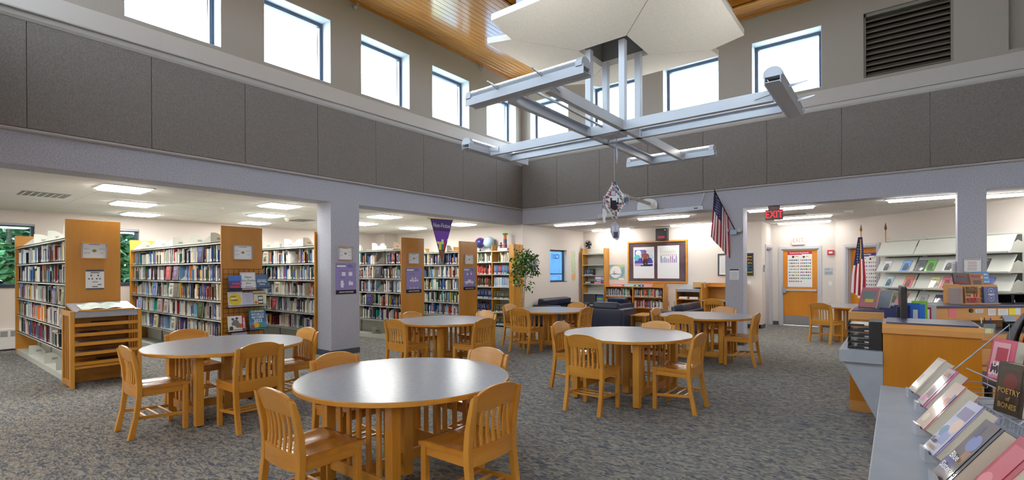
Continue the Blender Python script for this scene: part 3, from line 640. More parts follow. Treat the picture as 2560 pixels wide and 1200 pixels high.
def project(x, y, z):
    dx, dy = x - CAM[0], y - CAM[1]; sn, cs = math.sin(YAW), math.cos(YAW); fw = -sn * dx + cs * dy; rt = cs * dx + sn * dy
    return 1280 + FPX * rt / fw, 677.7 - FPX * (z - CAM[2]) / fw - .00434 * FPX * rt / fw
CNT = {}
BOOKS = []   # (x0, y0, z0, thick, depth, height, colour, name, desc, index, row, lean)
ORD = lambda n: '%d%s' % (n, 'th' if 10 <= n % 100 <= 20 else {1: 'st', 2: 'nd', 3: 'rd'}.get(n % 10, 'th'))
RN = ['top', 'second', 'third', 'fourth', 'fifth', 'bottom']
def fill_row(rng, xa, xb, yf, z, hmax, desc, row, fill=.9, pal=None, step=None, right=True, win=None, deep=.05, uniform=None):
    """books from xa (near end) towards xb; spines face -y at yf"""
    sg = -1 if xb < xa else 1; x = xa; idx = CNT.get((desc, row), 0); base = None
    while True:
        t = rng.uniform(.014, .042) if not uniform else uniform[0]
        if sg * (x + sg * t) > sg * xb: break
        if rng.random() > .985 and not uniform: x += sg * rng.uniform(.05, .25); continue
        if sg * (x - xa) > fill * abs(xb - xa) * 1.0 and not uniform: break
        h = rng.uniform(.165, min(.275, hmax)) if not uniform else uniform[1]; d = rng.uniform(.13, .17)
        if base is None or rng.random() < .2: base = rng.choices(PAL, WTS)[0] if not pal else rng.choice(pal)
        c, nm = base if rng.random() < .35 else (rng.choices(PAL, WTS)[0] if not pal else rng.choice(pal))
        jit = rng.uniform(.85, 1.12); col = tuple(min(255, q * jit) for q in c); off = rng.uniform(.004, deep) if not uniform else .01
        idx += 1
        BOOKS.append((x if sg > 0 else x - t, yf + off, z, t * .96, d, h, rgb(*col), nm, desc, idx, row, win)); x += sg * t; CNT[(desc, row)] = idx
ST = bpy.data.meshes
def make_range(name, xp, yl, w, xfar, label, desc, win, seed, fills, grid=False):
    rng = random.Random(seed)
    o = empty(name, (0, 0, 0), 0, label, 'book stack', 'double-sided book stacks'); o.location = (xp, yl, 0); L = xfar - xp  # negative
    MB().box(-.026, 0, 0, w, 0, 2.235).build('end_panel', PANELW, o, .003); MB().box(L, L + .026, 0, w, 0, 2.2).build('end_panel', PANELW, o, .003)
    a0, a1 = L + .026, -.026
    MB().box(a0, a1, .015, w - .015, 0, .085).build('base_shelf', SHELFM, o, .002)
    MB().box(a0, a1, w / 2 - .006, w / 2 + .006, .085, 2.02).build('back_sheet', SHELFM, o)
    for z in ROWS + [1.985]:
        m = MB(); m.box(a0, a1, .02, w - .02, z - .012, z); m.box(a0, a1, .02, .026, z - .03, z); m.build('shelf', SHELFM, o)
    k = 0; x = a1
    while x > a0:
        MB().box(x - .03, x, w / 2 - .02, w / 2 + .02, .085, 2.1).build('upright', plain('upright_grey', rgb(150, 152, 148), .5) if 'upright_grey' not in MATS else MATS['upright_grey'], o)
        m = MB()
        for z in ROWS + [1.985]: m.prism([(.04, z), (.29, z), (.29, z + .16), (.2, z + .16)], 'x', x - .002, x)
        m.build('bracket_plate', SHELFM, o)['kind'] = 'stuff'; x -= .915
    for r, z in enumerate(ROWS):
        xs = xp - .03; seg = 0
        while xs > xfar + .2:
            xe = max(xs - .905, xfar + .03); fill_row(rng, xs, xe, yl + .03, z, .285, desc, r, rng.uniform(*fills), win=win); xs -= .915
    return o
BEND = None
def bookend(x, y, z, label, group, rz=0, s=1.):
    global BEND
    if BEND is None:
        BEND = empty('bookend', (0, 0, 0)); MB().prism([(-.11, 0), (.1, 0), (.1, .05), (.02, .15), (-.02, .165), (-.11, .165)], 'x', -.002, .002).build('plate', SHELFM, BEND, .001); MB().box(0, .1, -.07, .07, 0, .003).build('foot_plate', SHELFM, BEND); MB().box(-.0035, .0035, -.02, .05, .05, .085).build('grip_slot', plain('slot_shadow', rgb(150, 152, 146), .6), BEND); o = BEND
    else: o = copy_tree(BEND)
    o.location = (x, y, z); o.rotation_euler = (0, 0, rz); o.scale = (1, s, s); tag(o, label, 'bookend', group); return o
XF = -5.1
make_range('book_stack', -.97, -9.036, .6, XF, 'leftmost book stack, wooden end panel behind the open atlas stand', 'leftmost stack', (52, 162, 600, 780), 11, (.95, 1.0))
make_range('book_stack', -.45, -7.29, .635, XF, 'second book stack from the left, wire book rack on its wooden end panel', 'stack with the wire rack', (330, 551, 600, 850), 12, (.86, 1.0))
make_range('book_stack', -.46, -5.71, .62, XF, 'third book stack from the left, its end panel hidden behind the big column', 'stack left of the column', (660, 786, 600, 850), 13, (.9, 1.0))
make_range('book_stack', -.45, -3.73, .644, XF, 'book stack just right of the big column, purple poster on its panel', 'stack right of the column', (900, 1002, 610, 800), 14, (.85, 1.0))
make_range('book_stack', -.45, -1.96, .648, XF, 'book stack with a purple car poster on its wooden end panel', 'stack under the pennant', (1062, 1147, 610, 785), 15, (.85, 1.0))
gt, gb = 'bookends on top of the stacks', 'bookends on the empty bottom shelf'
for i, x in enumerate((-1.2, -1.75, -2.6, -3.9)): bookend(x, -8.9, .085, '%s white bookend on the bottom shelf of the leftmost stack, counting from the atlas stand' % ['first', 'second', 'third', 'fourth'][i], gb)
for i, x in enumerate((-1.25, -2.3, -3.4)): bookend(x, -8.9, 1.985, '%s white bookend on top of the leftmost stack, counting from its tall panel' % ['first', 'second', 'third'][i], gt)
for i, x in enumerate((-.9, -1.7, -2.6, -3.5, -4.4)): bookend(x, -7.16, 1.985, '%s white bookend on top of the wire-rack stack, counting from its tall panel' % ['first', 'second', 'third', 'fourth', 'fifth'][i], gt)
for i, x in enumerate((-.9, -1.6, -2.5)): bookend(x, -5.58, 1.985, '%s white bookend on top of the stack left of the column, counting from the column' % ['first', 'second', 'third'][i], gt)
for i, x in enumerate((-.75, -1.5, -2.3)): bookend(x, -3.6, 1.985, '%s white bookend on top of the stack right of the column, counting from its panel' % ['first', 'second', 'third'][i], gt)
for i, x in enumerate((-.9, -1.9)): bookend(x, -1.83, 1.985, '%s white bookend on top of the stack under the pennant, counting from its panel' % ['first', 'second'][i], gt)
for i, x in enumerate((-1.6, -2.6)): bookend(x, -7.16, .085, '%s white bookend on the bottom shelf of the wire-rack stack' % ['nearer', 'farther'][i], gb)
for i, x in enumerate((-.9, -1.5)): bookend(x, -3.6, .085, '%s white bookend on the bottom shelf of the stack right of the column' % ['nearer', 'farther'][i], gb)
# wall case at the end of the alcove
def case(name, loc, rz, w, d, h, zs, label, mat_side=MAPLE, shelfmat=SHELFM, divs=(), back=True, st=.025):
    o = empty(name, loc, rz, label, 'bookcase')   # local x 0..w, y 0 (front) .. d, z
    for x in [0] + list(divs) + [w - st]: MB().box(x, x + st, 0, d, 0, h).build('side_panel', mat_side, o, .003)
    xs = [0] + list(divs) + [w - st]
    for a, b in zip(xs[:-1], xs[1:]):
        for z in zs: MB().box(a + st, b, .005, d - .01, z - .02, z).build('shelf', shelfmat, o, .002, seg=1)
    if back: MB().box(st, w - st, d - .012, d - .004, .02, h - .02).build('back_sheet', shelfmat, o)
    return o
Z6 = [2.05, 1.746, 1.414, 1.076, .753, .396, .064]
o = case('wall_bookcase', (-5.05, -.36, 0), 0, 5.03, .34, 2.21, Z6, 'wall bookcase of reference sets beside the ficus, globes on top', MAPLE, divs=(1.4, 2.8, 4.26))
poly = [(4.87, 0), (5.0, 0)] + [(5.0 + .07 * math.sin(R(a)), .07 - .07 * math.cos(R(a))) for a in (20, 40, 60, 80, 90)] + [(5.07, .355), (4.87, .355)]
MB().prism(poly, 'z', 0, 2.2).build('rounded_end', MAPLE, o)
rng = random.Random(5); D6 = 'case by the ficus'; wn6 = (1195, 1272, 620, 815)
SETS = [[((206, 176, 70), 'yellow'), ((40, 44, 52), 'black'), ((214, 210, 200), 'white')], [((60, 130, 180), 'light blue'), ((170, 40, 60), 'red'), ((40, 80, 140), 'blue')], [((120, 150, 190), 'light blue'), ((210, 212, 216), 'white')], [((62, 68, 48), 'dark green'), ((70, 66, 50), 'brown')], [((58, 62, 46), 'dark green')], [((50, 54, 44), 'dark green')]]
SETL = [[((120, 140, 100), 'green'), ((210, 205, 190), 'cream'), ((40, 40, 46), 'black')], [((190, 60, 50), 'red'), ((220, 214, 200), 'cream'), ((60, 30, 34), 'maroon')], [((90, 70, 50), 'brown'), ((60, 60, 70), 'grey'), ((170, 80, 40), 'orange')], [((32, 42, 84), 'navy')], [((40, 60, 110), 'blue'), ((120, 50, 40), 'red'), ((30, 40, 70), 'navy')], [((60, 62, 56), 'grey')]]
for r in range(6):
    fill_row(rng, -.21, -.74, -.35, Z6[r + 1], .26, 'right bay of the ' + D6, r, 1., SETS[r], win=wn6, uniform=(.027, .235 + .01 * (r % 3) if r < 3 else .19) if r > 0 else None)
    fill_row(rng, -.82, -2.2, -.35, Z6[r + 1], .26, 'left bay of the ' + D6, r, 1., SETL[r], win=wn6, uniform=(.028, .24) if r == 3 else None)
# lounge shelves
case('tall_bookcase', (.13, 2.93, 0), 0, .77, .33, 2.19, [.06, .45, .8, 1.1, 1.36, 1.68, 2.02], 'tall narrow maple bookcase with mostly empty shelves, desk fan on top')
case('low_bookcase', (.92, 2.93, 0), 0, 1.82, .33, 1.03, [.08, .42, .735, 1.03], 'low maple bookcase with two bays of books below the bulletin board', divs=(.88,), shelfmat=MAPLEX)
rng = random.Random(8)
for r, z in enumerate((.735, .42)):
    fill_row(rng, .95, 1.78, 2.95, z, .24, 'left bay of the low bookcase', r, .95, win=(1505, 1570, 700, 790)); fill_row(rng, 1.84, 2.7, 2.95, z, .24, 'right bay of the low bookcase', r, .95, win=(1572, 1650, 700, 790))
fill_row(rng, .17, .5, 2.95, 1.36, .2, 'tall lounge bookcase', 2, 1., [((40, 60, 90), 'blue'), ((30, 34, 40), 'black'), ((60, 100, 130), 'teal')], win=(1455, 1485, 660, 700))
# the 285 books that show largest are things of their own, the rest one mass
def area(b):
    x, y, z, t, d, h, c, nm, ds, i, r, win = b
    u0, v0 = project(x, y, z); u1, v1 = project(x + t, y, z + h)
    cx, cy = (u0 + u1) / 2, (v0 + v1) / 2
    if not (win[0] < cx < win[1] and win[2] < cy < win[3]): return 0
    return (abs(u1 - u0) + .6) * abs(v1 - v0)
BOOKS.sort(key=area, reverse=True)
unit = MB().box(0, 1, 0, 1, 0, 1).mesh('book', BOOKM)
for b in BOOKS[:285]:
    x, y, z, t, d, h, c, nm, ds, i, r, win = b
    o = bpy.data.objects.new('book', unit); SC.collection.objects.link(o); o.location = (x, y, z); o.scale = (t, d, h); o.color = c
    tag(o, '%s book, %s from the %s, %s row, %s' % (nm, ORD(i), 'left' if 'bookcase' in ds else 'right' if 'ficus' in ds else 'end panel', RN[r], ds), 'book', 'books on the library shelves')
vs = []; fs = []; cols = []; uvs = []; rr = random.Random(3)
for b in BOOKS[285:]:
    x, y, z, t, d, h, c, nm, ds, i, r, win = b; n = len(vs); q = rr.random(); cc = (c[0], c[1], c[2], q)
    vs += [(x, y, z), (x + t, y, z), (x + t, y + d, z), (x, y + d, z), (x, y, z + h), (x + t, y, z + h), (x + t, y + d, z + h), (x, y + d, z + h)]
    fs += [(n, n + 1, n + 5, n + 4), (n + 1, n + 2, n + 6, n + 5), (n + 3, n, n + 4, n + 7), (n + 4, n + 5, n + 6, n + 7)]
    pg = (s2l(.8), s2l(.78), s2l(.72), q)
    cols += [cc] * 12 + [pg] * 4; uvs += [(0, 0), (1, 0), (1, 1), (0, 1)] + [(-1, 0)] * 12
me = bpy.data.meshes.new('shelved_books'); me.from_pydata(vs, [], fs); me.materials.append(BOOKX)
ca = me.color_attributes.new('Col', 'FLOAT_COLOR', 'CORNER'); ca.data.foreach_set('color', [q for c in cols for q in c])
ul = me.uv_layers.new(name='UV'); ul.data.foreach_set('uv', [q for c in uvs for q in c])
o = bpy.data.objects.new('shelved_books', me); SC.collection.objects.link(o); tag(o, 'remaining rows of mixed coloured books filling the stacks', 'books', kind='stuff')
# ================= ATLAS STAND, RACK, SIGNS =================
AX, AY = -.461, -8.70      # atlas stand: local x = world y (right), local -y = world +x (front)
at = empty('atlas_stand', (AX, AY, 0), R(90), 'maple atlas stand with sliding shelves and a slanted grey reading top', 'stand')
for s in (-1, 1):
    x0, x1 = (-.38, -.335) if s < 0 else (.335, .38)
    for y0, y1 in ((0, .06), (.43, .49)): MB().box(x0, x1, y0, y1, 0, 1.0).build('post', MAPLE, at, .004)
    MB().box(x0, x1, .06, .43, .94, 1.0).build('top_rail', MAPLEY, at, .003); MB().box(x0, x1, .06, .43, .03, .1).build('bottom_rail', MAPLEY, at, .003)
    for k in range(3):
        y = .14 + k * .105; MB().box(x0 + .012, x1 - .012, y - .018, y + .018, .1, .94).build('slat', MAPLE, at, .002, seg=1)
MB().box(-.335, .335, .47, .485, .1, 1.0).build('back_board', PANELW, at)
for z in (.833, .706, .584, .457, .33):
    m = MB(); m.box(-.335, .335, .005, .46, z - .03, z - .015); m.box(-.335, .335, .0, .022, z - .035, z + .008); m.build('shelf', MAPLEX, at, .002, seg=1)
MB().box(-.335, .335, .01, .03, .25, .285).build('apron', MAPLEX, at, .002, seg=1)
m = MB(); m.prism([(.0, .915), (.012, 1.0), (.49, 1.09), (.49, 1.06), (.02, .97), (.02, .915)], 'x', -.333, .333); m.build('reading_top', LAMIN, at, .002)
m = MB(); m.prism([(-.002, .995), (-.002, 1.015), (.014, 1.018), (.014, .999)], 'x', -.3, .3); m.build('book_ledge', MAPLEX, at)
# open atlas
ab = empty('open_atlas', (AX, AY, 0), R(90), 'large open atlas lying on the slanted top of the atlas stand', 'book')
for s, nm in ((-1, 'page'), (1, 'page')):
    m = MB(); n = 10; vs = []; fs = []
    for j in (0, 1):
        for i in range(n + 1):
            u = i / n; x = s * u * .255; y = .03 + j * .32; zt = 1.006 + (y - .012) * .188
            vs.append((x, y, zt + .006 + .022 * math.sin(min(1, u * 1.25) * math.pi) * (1 if u < .8 else 1) * (1 - .3 * u)))
    for i in range(n): fs.append((i, i + 1, n + 2 + i, n + 1 + i) if s > 0 else (i + 1, i, n + 1 + i, n + 2 + i))
    m._add(vs, fs); o = m.build(nm, mix_noise('map_page_%d' % s, rgb(216, 222, 214), rgb(176, 196, 190), 9, .5, 5, .42, .6), ab)
    sm = o.modifiers.new('thick', 'SOLIDIFY'); sm.thickness = .006
for i, (z, x0, x1, c, lb) in enumerate([(.706, -.26, -.05, (70, 72, 104), 'dark blue flat atlas on the second shelf of the atlas stand, left'), (.706, .0, .27, (150, 146, 150), 'grey flat atlas on the second shelf of the atlas stand, right'), (.584, -.27, -.04, (150, 146, 160), 'lilac flat atlas on the third shelf of the atlas stand, left'), (.584, -.02, .25, (176, 172, 164), 'pale flat atlas on the third shelf of the atlas stand, right'), (.457, -.3, -.03, (140, 134, 134), 'grey flat atlas on the fourth shelf of the atlas stand, left'), (.457, .0, .29, (170, 168, 166), 'pale flat atlas on the fourth shelf of the atlas stand, right'), (.33, -.05, .2, (60, 58, 62), 'dark flat atlas on the lowest shelf of the atlas stand'), (.833, -.1, .1, (46, 40, 44), 'dark flat atlas on the top shelf of the atlas stand')]):
    o = MB().box(x0, x1, .03, .36, 0, .02).build('atlas', OBJC, None, .003, loc=(AX, AY, z - .015), rz=R(90)); o.color = rgb(*c); tag(o, lb, 'book', 'atlases lying in the stand'); MB().box(x0 + .004, x1 - .004, .027, .355, .004, .016).build('page_block', CREAM, o)
def frame_sign(loc, rz, w, h, label, wood_tb=False, fc=None):
    o = card('call_number_sign', loc, rz, w, h, .008, PAPER, label, 'sign', None, 'call number signs', frame=.012, fw=.012, fmat=fc or plain('sign_frame_grey', rgb(168, 166, 164), .5) if 'sign_frame_grey' not in MATS else (fc or MATS['sign_frame_grey']))
    g = rgb(120, 124, 130); y = rgb(150, 150, 70); d = rgb(70, 84, 60)
    prints(o, [(-.03, .115 * h / .24, .03, .122 * h / .24, d), (-.012, .1 * h / .24, .012, .137 * h / .24, d), (-.022, .108 * h / .24, .022, .129 * h / .24, y), (-.06, .205 * h / .24, .06, .212 * h / .24, g)], 'emblem')
    for t, x, z in (('507.2', -.085, .145), ('630.29', .085, .145), ('629.99', -.085, .085), ('659', .085, .085)): text(o, t, .024, x * w / .29, z * h / .24, mat=plain('sign_grey', rgb(128, 130, 134), .6) if 'sign_grey' not in MATS else MATS['sign_grey'], name='call_number')
    if wood_tb: MB().box(-w / 2, w / 2, -.018, .0, h - .016, h).build('wood_strip', MAPLEX, o); MB().box(-w / 2, w / 2, -.018, .0, 0, .014).build('wood_strip', MAPLEX, o)
    return o
frame_sign((-.958, -8.732, 1.694), R(90), .278, .233, 'framed call number sign on the leftmost end panel, with a wood strip above', True)
frame_sign((-.438, -6.97, 1.701), R(90), .296, .238, 'framed call number sign above the black wire book rack')
frame_sign((.012, -5.386, 1.709), R(90), .287, .247, 'framed call number sign on the big column, wood strips above and below', True)
frame_sign((-.438, -3.395, 1.666), R(90), .304, .24, 'framed call number sign on the panel with the flower-pot poster')
frame_sign((-.438, -1.623, 1.672), R(90), .316, .242, 'framed call number sign on the panel with the car poster')
g = rgb(90, 94, 108); o = card('search_tips_sheet', (-.958, -8.727, 1.268), R(90), .204, .278, .003, PAPER, 'white sheet with small round icons on the leftmost end panel', 'notice', [(-.1, .252, .1, .278, rgb(86, 88, 96)), (-.1, 0, .1, .02, rgb(86, 88, 96)), (-.05, .228, .05, .242, rgb(120, 122, 130)), (-.04, .196, .011, g), (.035, .196, .011, g), (-.065, .15, .01, g), (-.03, .15, .01, g), (.02, .15, .01, g), (.055, .15, .01, g), (-.03, .1, .03, .112, rgb(150, 152, 160)), (.03, .06, .07, .075, rgb(120, 124, 134)), (-.03, .034, .03, .046, rgb(90, 92, 104))])
def strategy_poster(loc, w, h, label, art):
    v = rgb(146, 134, 190); o = card('strategy_poster', loc, R(90), w, h, .004, plain('poster_violet', v, .4) if 'poster_violet' not in MATS else MATS['poster_violet'], label, 'poster', None, 'purple search strategy posters')
    W_, D, dk = rgb(232, 230, 238), rgb(100, 90, 150), rgb(34, 30, 40); s = w / .42; a = []
    a += [(-w / 2, 0, w / 2, .075 * s, dk), (-w / 2 + .01, h - .085 * s, -.0, h - .035 * s, dk), (-w / 2 + .016, h - .079 * s, -.006, h - .041 * s, W_), (.03, h - .05 * s, .12, h - .035 * s, D), (.03, h - .08 * s, .15, h - .066 * s, D), (-.14, h - .15 * s, .04, h - .142 * s, D), (-.14, h - .27 * s, -.03, h - .262 * s, D)]
    if art == 0: a += [(-.09, .33, -.015, .4, W_), (.05, .33, .125, .4, W_), (-.085, .22, .03, W_), (-.11, .12, -.055, .2, W_), (-.12, .17, -.04, .19, W_), (.05, .16, .14, .22, W_), (.06, .22, .09, .24, W_)]
    elif art == 1: a += [(-.12, .25, -.06, .29, W_), (-.05, .24, .0, .29, W_), (.01, .24, .06, .29, W_), (.07, .25, .12, .29, W_), (-.04, .315, .024, W_), (.045, .32, .022, W_), (-.12, .1, -.07, .115, W_), (-.02, .1, .03, .115, W_), (.08, .1, .12, .115, W_)]
    else: a += [(-.075, .39, .028, W_), (.06, .4, .028, W_), (-.078, .42, -.072, .5, W_), (.057, .42, .063, .5, W_), (-.16, .17, .15, .215, W_), (-.06, .215, .05, .255, W_), (-.1, .165, .03, W_), (.1, .165, .03, W_), (-.1, .165, .012, v), (.1, .165, .012, v)]
    prints(o, a, 'artwork'); text(o, 'SEARCH STRATEGIES', .032 * s, 0, .037 * s, -.007, INKW, bold=.0008); return o
strategy_poster((.006, -5.369, 1.096), .418, .566, 'purple search strategies poster with white icons on the big column', 0)
strategy_poster((-.444, -3.39, 1.034), .428, .56, 'purple search strategies poster with white flower pots on an end panel', 1)
strategy_poster((-.444, -1.61, 1.039), .431, .56, 'purple search strategies poster with a white car on an end panel', 2)
# black wire rack on the second end panel
gw = empty('wire_book_rack', (-.435, -6.965, 0), R(90), 'black wire grid rack of display books on the second end panel', 'book rack')
m = MB()
for k in range(9): x = -.31 + k * .0775; m.tube([(x, -.02, .3), (x, -.02, 1.55)], .0032, 5)
for k in range(17): z = .31 + k * .0775; m.tube([(-.315, -.014, z), (.315, -.014, z)], .0032, 5)
m.build('wire_grid', BLACKM, gw)['kind'] = 'stuff'
for z, x0, x1 in ((1.215, -.3, .38), (.945, -.29, .32), (.565, -.3, .32), (.3, -.3, .32)):
    m = MB(); m.box(x0, x1, -.13, -.02, z - .006, z); m.tube([(x0, -.13, z + .03), (x1, -.13, z + .03)], .004, 6); m.build('ledge', BLACKM, gw)
def dbook(loc, rz, tilt, w, h, t, col, label, group=None, pr=None, tx=(), cat='book', mat=None, name='book', roll=0):
    m = MB(); b = .0025
    m.box(-w / 2, w / 2, 0, b, 0, h); m.box(-w / 2, w / 2, t - b, t, 0, h); m.box(-w / 2, -w / 2 + b, 0, t, 0, h)
    o = m.build(name, mat or JACKET); o.color = rgb(*col); o.location = loc
    o.rotation_euler = (Matrix.Rotation(rz, 4, 'Z') @ Matrix.Rotation(R(-tilt), 4, 'X') @ Matrix.Rotation(R(roll), 4, 'Y')).to_euler(); tag(o, label, cat, group)
    MB().box(-w / 2 + b, w / 2 - .004, b, t - b, .003, h - .003).build('page_block', CREAM, o)
    if pr: prints(o, pr, 'cover_art', GLOSSP)['kind'] = 'stuff'
    for q in tx: text(o, *q[:4], y=-.006, mat=q[4], name='title', sx=q[5] if len(q) > 5 else 1., bold=q[6] if len(q) > 6 else .0006, ang=q[7] if len(q) > 7 else 0)
    return o
GWX = -.31; gg = 'display books on the wire rack'
def gb(y, z, w, h, col, label, pr=None, tx=()): return dbook((GWX, y, z), R(90), 9, w, h, .018, col, label, gg, pr, tx)
gb(-7.132, 1.217, .188, .235, (32, 70, 150), 'blue book with red bands on the top ledge of the wire rack, left', [(-.094, .15, .094, .235, rgb(60, 110, 190)), (-.05, .09, .094, .12, rgb(200, 30, 60)), (-.08, .04, .06, .065, rgb(200, 30, 60)), (-.094, 0, .094, .03, rgb(24, 30, 70))])
gb(-6.935, 1.222, .235, .28, (214, 210, 212), 'white sign reading New Non-Fiction Books on the wire rack', [(-.1, .025, .1, .26, rgb(232, 230, 232))], [('New', .055, 0, .2, INKT), ('Non-Fiction', .048, 0, .145, INKT), ('Books', .03, 0, .1, INKT), ('NEW BOOKS', .018, 0, .045, INKB)])
gb(-6.72, 1.225, .194, .24, (70, 100, 140), 'slate blue book in clear film on the top ledge of the wire rack, right', [(-.07, .13, .07, .16, rgb(150, 170, 190))], [('Dark Water', .032, 0, .12, INKW), ('Diaries', .032, 0, .08, INKW)])
gb(-7.128, .953, .217, .24, (218, 216, 216), 'white book with a yellow disc on the middle ledge of the wire rack', [(-.01, .12, .095, rgb(226, 196, 50))], [('HOW', .03, -.035, .165, INK), ('GOLF', .034, -.03, .135, INKW), ('WORKS', .03, -.02, .105, INK)])
gb(-6.935, .953, .166, .225, (196, 198, 218), 'pale lilac book in the centre of the middle ledge of the wire rack', [(-.05, .06, .05, .2, rgb(180, 184, 210))])
gb(-6.755, .953, .213, .24, (216, 210, 176), 'cream book with a phone drawing on the middle ledge of the wire rack', [(-.03, .03, .05, .16, rgb(30, 30, 36)), (-.024, .045, .044, .145, rgb(214, 214, 214)), (-.024, .08, .044, .1, rgb(30, 30, 36)), (-.065, .06, .022, rgb(214, 110, 40))], [('APP INVENTOR', .03, 0, .2, INKB)])
gb(-7.109, .572, .262, .24, (226, 224, 222), 'white book of animals with a red side band on the lower ledge', [(-.02, .13, .05, rgb(110, 104, 100)), (.01, .09, .04, rgb(110, 104, 100)), (-.08, .09, -.06, .14, rgb(110, 104, 100)), (.05, .08, .035, rgb(170, 90, 60)), (-.09, .05, .03, rgb(40, 40, 44)), (.075, 0, .131, .24, rgb(170, 30, 44)), (-.06, .19, .02, rgb(60, 70, 110)), (.0, .2, .02, rgb(60, 60, 80))], [('MAMMALS', .036, .1, .12, INKW, 1., .001, -90)])
gb(-6.786, .572, .27, .33, (40, 110, 160), 'colourful blue and green annual with big white lettering on the lower ledge', [(-.135, 0, .135, .12, rgb(60, 130, 180)), (-.03, .07, .05, rgb(220, 170, 40)), (.05, .05, .04, rgb(60, 140, 70)), (-.09, .05, .035, rgb(150, 70, 50)), (-.135, .29, .135, .33, rgb(50, 120, 90))], [('GUINNESS', .044, 0, .29, INKW, 1, .001), ('WORLD', .055, 0, .24, INKW, 1, .001), ('RECORDS', .044, 0, .195, INKW, 1, .001), ('2022', .07, 0, .14, INKW, 1, .0015)])
gb(-7.068, .305, .23, .24, (150, 150, 190), 'lilac book on the lowest ledge of the wire rack, only its top showing')
# ================= PENNANT, GLOBES, PLANT =================
pe = empty('pennant_banner', (.03, -3.0, 0), R(90), 'purple triangular Non-Fiction pennant hanging from the alcove beam', 'banner')
MB().tube([(-.42, 0, 2.635), (.36, 0, 2.655)], .009, 8).build('rod', INKG, pe); m = MB(); m.tube([(-.36, 0, 2.64), (-.36, 0, 2.75)], .002, 5); m.tube([(.34, 0, 2.655), (.34, 0, 2.75)], .002, 5); m.build('hook', CHROME, pe)['kind'] = 'stuff'
def tri(z, e=0):   # half width of the pennant at height z
    return max(0, .335 * (z - 1.69) / (2.63 - 1.69) - e)
m = MB(); m.prism([(-.335, 2.632), (.335, 2.645), (.0, 1.69)], 'y', -.003, .003); m.build('cloth', plain('banner_black', rgb(40, 28, 50), .8), pe)
m = MB(); y = -.0045
def strip(z0, z1, x0, x1, c):
    m.col = c; xs = [max(-tri(z0, .008), x0), min(tri(z0, .008), x1), min(tri(z1, .008), x1), max(-tri(z1, .008), x0)]
    if xs[0] < xs[1] and xs[3] < xs[2]: m._add([(xs[0], y, z0), (xs[1], y, z0), (xs[2], y, z1), (xs[3], y, z1)], [(0, 1, 2, 3)])
strip(2.40, 2.62, -9, 9, rgb(66, 30, 110)); strip(1.97, 2.385, -9, 9, rgb(116, 56, 168)); strip(1.725, 1.96, -9, 9, rgb(132, 78, 50)); m.build('felt', PRINT, pe)
m = MB(); y = -.0065
for x0, x1, z0, z1, c in [(-.16, -.1, 1.97, 2.2, (180, 30, 50)), (-.1, -.02, 1.97, 2.15, (232, 220, 40)), (-.02, .045, 1.97, 2.22, (24, 140, 120)), (.045, .105, 1.97, 2.16, (200, 40, 50)), (.105, .15, 1.97, 2.19, (240, 170, 40)), (.15, .2, 2.0, 2.23, (60, 110, 80)), (-.02, .045, 2.1, 2.2, (230, 232, 232)), (-.16, -.1, 2.1, 2.15, (232, 230, 228)), (.15, .2, 2.16, 2.22, (232, 230, 228))]:
    y -= .0003; strip(z0, z1, x0, x1, rgb(*c))
m.build('felt_books', PRINT, pe); text(pe, 'Non-Fiction', .125, 0, 2.5, -.008, plain('felt_grey', rgb(196, 196, 206), .8), bold=.002, sx=.86)
def globe(x, y, z, r, c1, c2, label, tilt=23, body=None):
    o = empty('globe', (x, y, z), R(30), label, 'globe', 'globes on the wall bookcase'); T = MB(); T.lathe([(r * .62, 0), (r * .6, .012), (r * .2, .025), (r * .08, .05), (r * .06, .09)], 20); T.build('base', BLACK if body is None else body, o)
    MB().sphere((0, 0, .1 + r), r, 28, 18).build('ball', mix_noise('globe_map_%s' % label[:6].strip(), c1, c2, 5, .3, 5, .48, .54), o, smooth=True)
    n = 14; m = MB(); m.tube([((r + .012) * math.sin(R(-100 + 200 * k / n + 10)), 0, .1 + r - (r + .012) * math.cos(R(-100 + 200 * k / n) + .2)) for k in range(n + 1)], .006, 6); m.build('meridian', CHROME, o)
globe(-1.35, -.19, 2.05, .15, rgb(48, 52, 110), rgb(170, 90, 150), 'dark violet globe on the wall bookcase, left one'); globe(-1.02, -.19, 2.05, .155, rgb(170, 205, 232), rgb(196, 200, 190), 'pale blue globe on the wall bookcase, right one', body=WHITE)
t = empty('painted_block_tower', (-.44, -.2, 2.05), 0, 'tower of stacked painted blocks with a green top on the wall bookcase', 'sculpture')
for i, (c, s, z) in enumerate([((120, 40, 50), .075, .07), ((60, 50, 90), .07, .195), ((214, 96, 60), .065, .31)]):
    b = MB().box(-s / 2, s / 2, -s / 2, s / 2, z, z + .12).build('block', OBJC, t, .008); b.color = rgb(*c); b.rotation_euler = (0, 0, .2 * i)
b = MB().lathe([(.07, .43), (.085, .45), (.06, .475), (.02, .48)], 9).build('green_top', OBJC, t); b.color = rgb(90, 190, 60); b = MB().box(-.17, .16, -.12, .12, 0, .07).build('plinth', WHITE, t, .004)
t = empty('clay_figure', (-.58, -.2, 2.12), 0, 'small dark red clay figure beside the painted block tower', 'figurine'); b = MB().tube([(-.03, 0, 0), (-.02, 0, .06), (0, 0, .11)], [.012, .014, .02], 6).tube([(.03, 0, 0), (.02, 0, .06), (0, 0, .1)], [.012, .014, .02], 6).tube([(-.06, 0, .07), (0, 0, .1), (.06, 0, .085)], .012, 6).sphere((0, 0, .14), .024, 8, 6).build('body', OBJC, t); b.color = rgb(96, 34, 34)
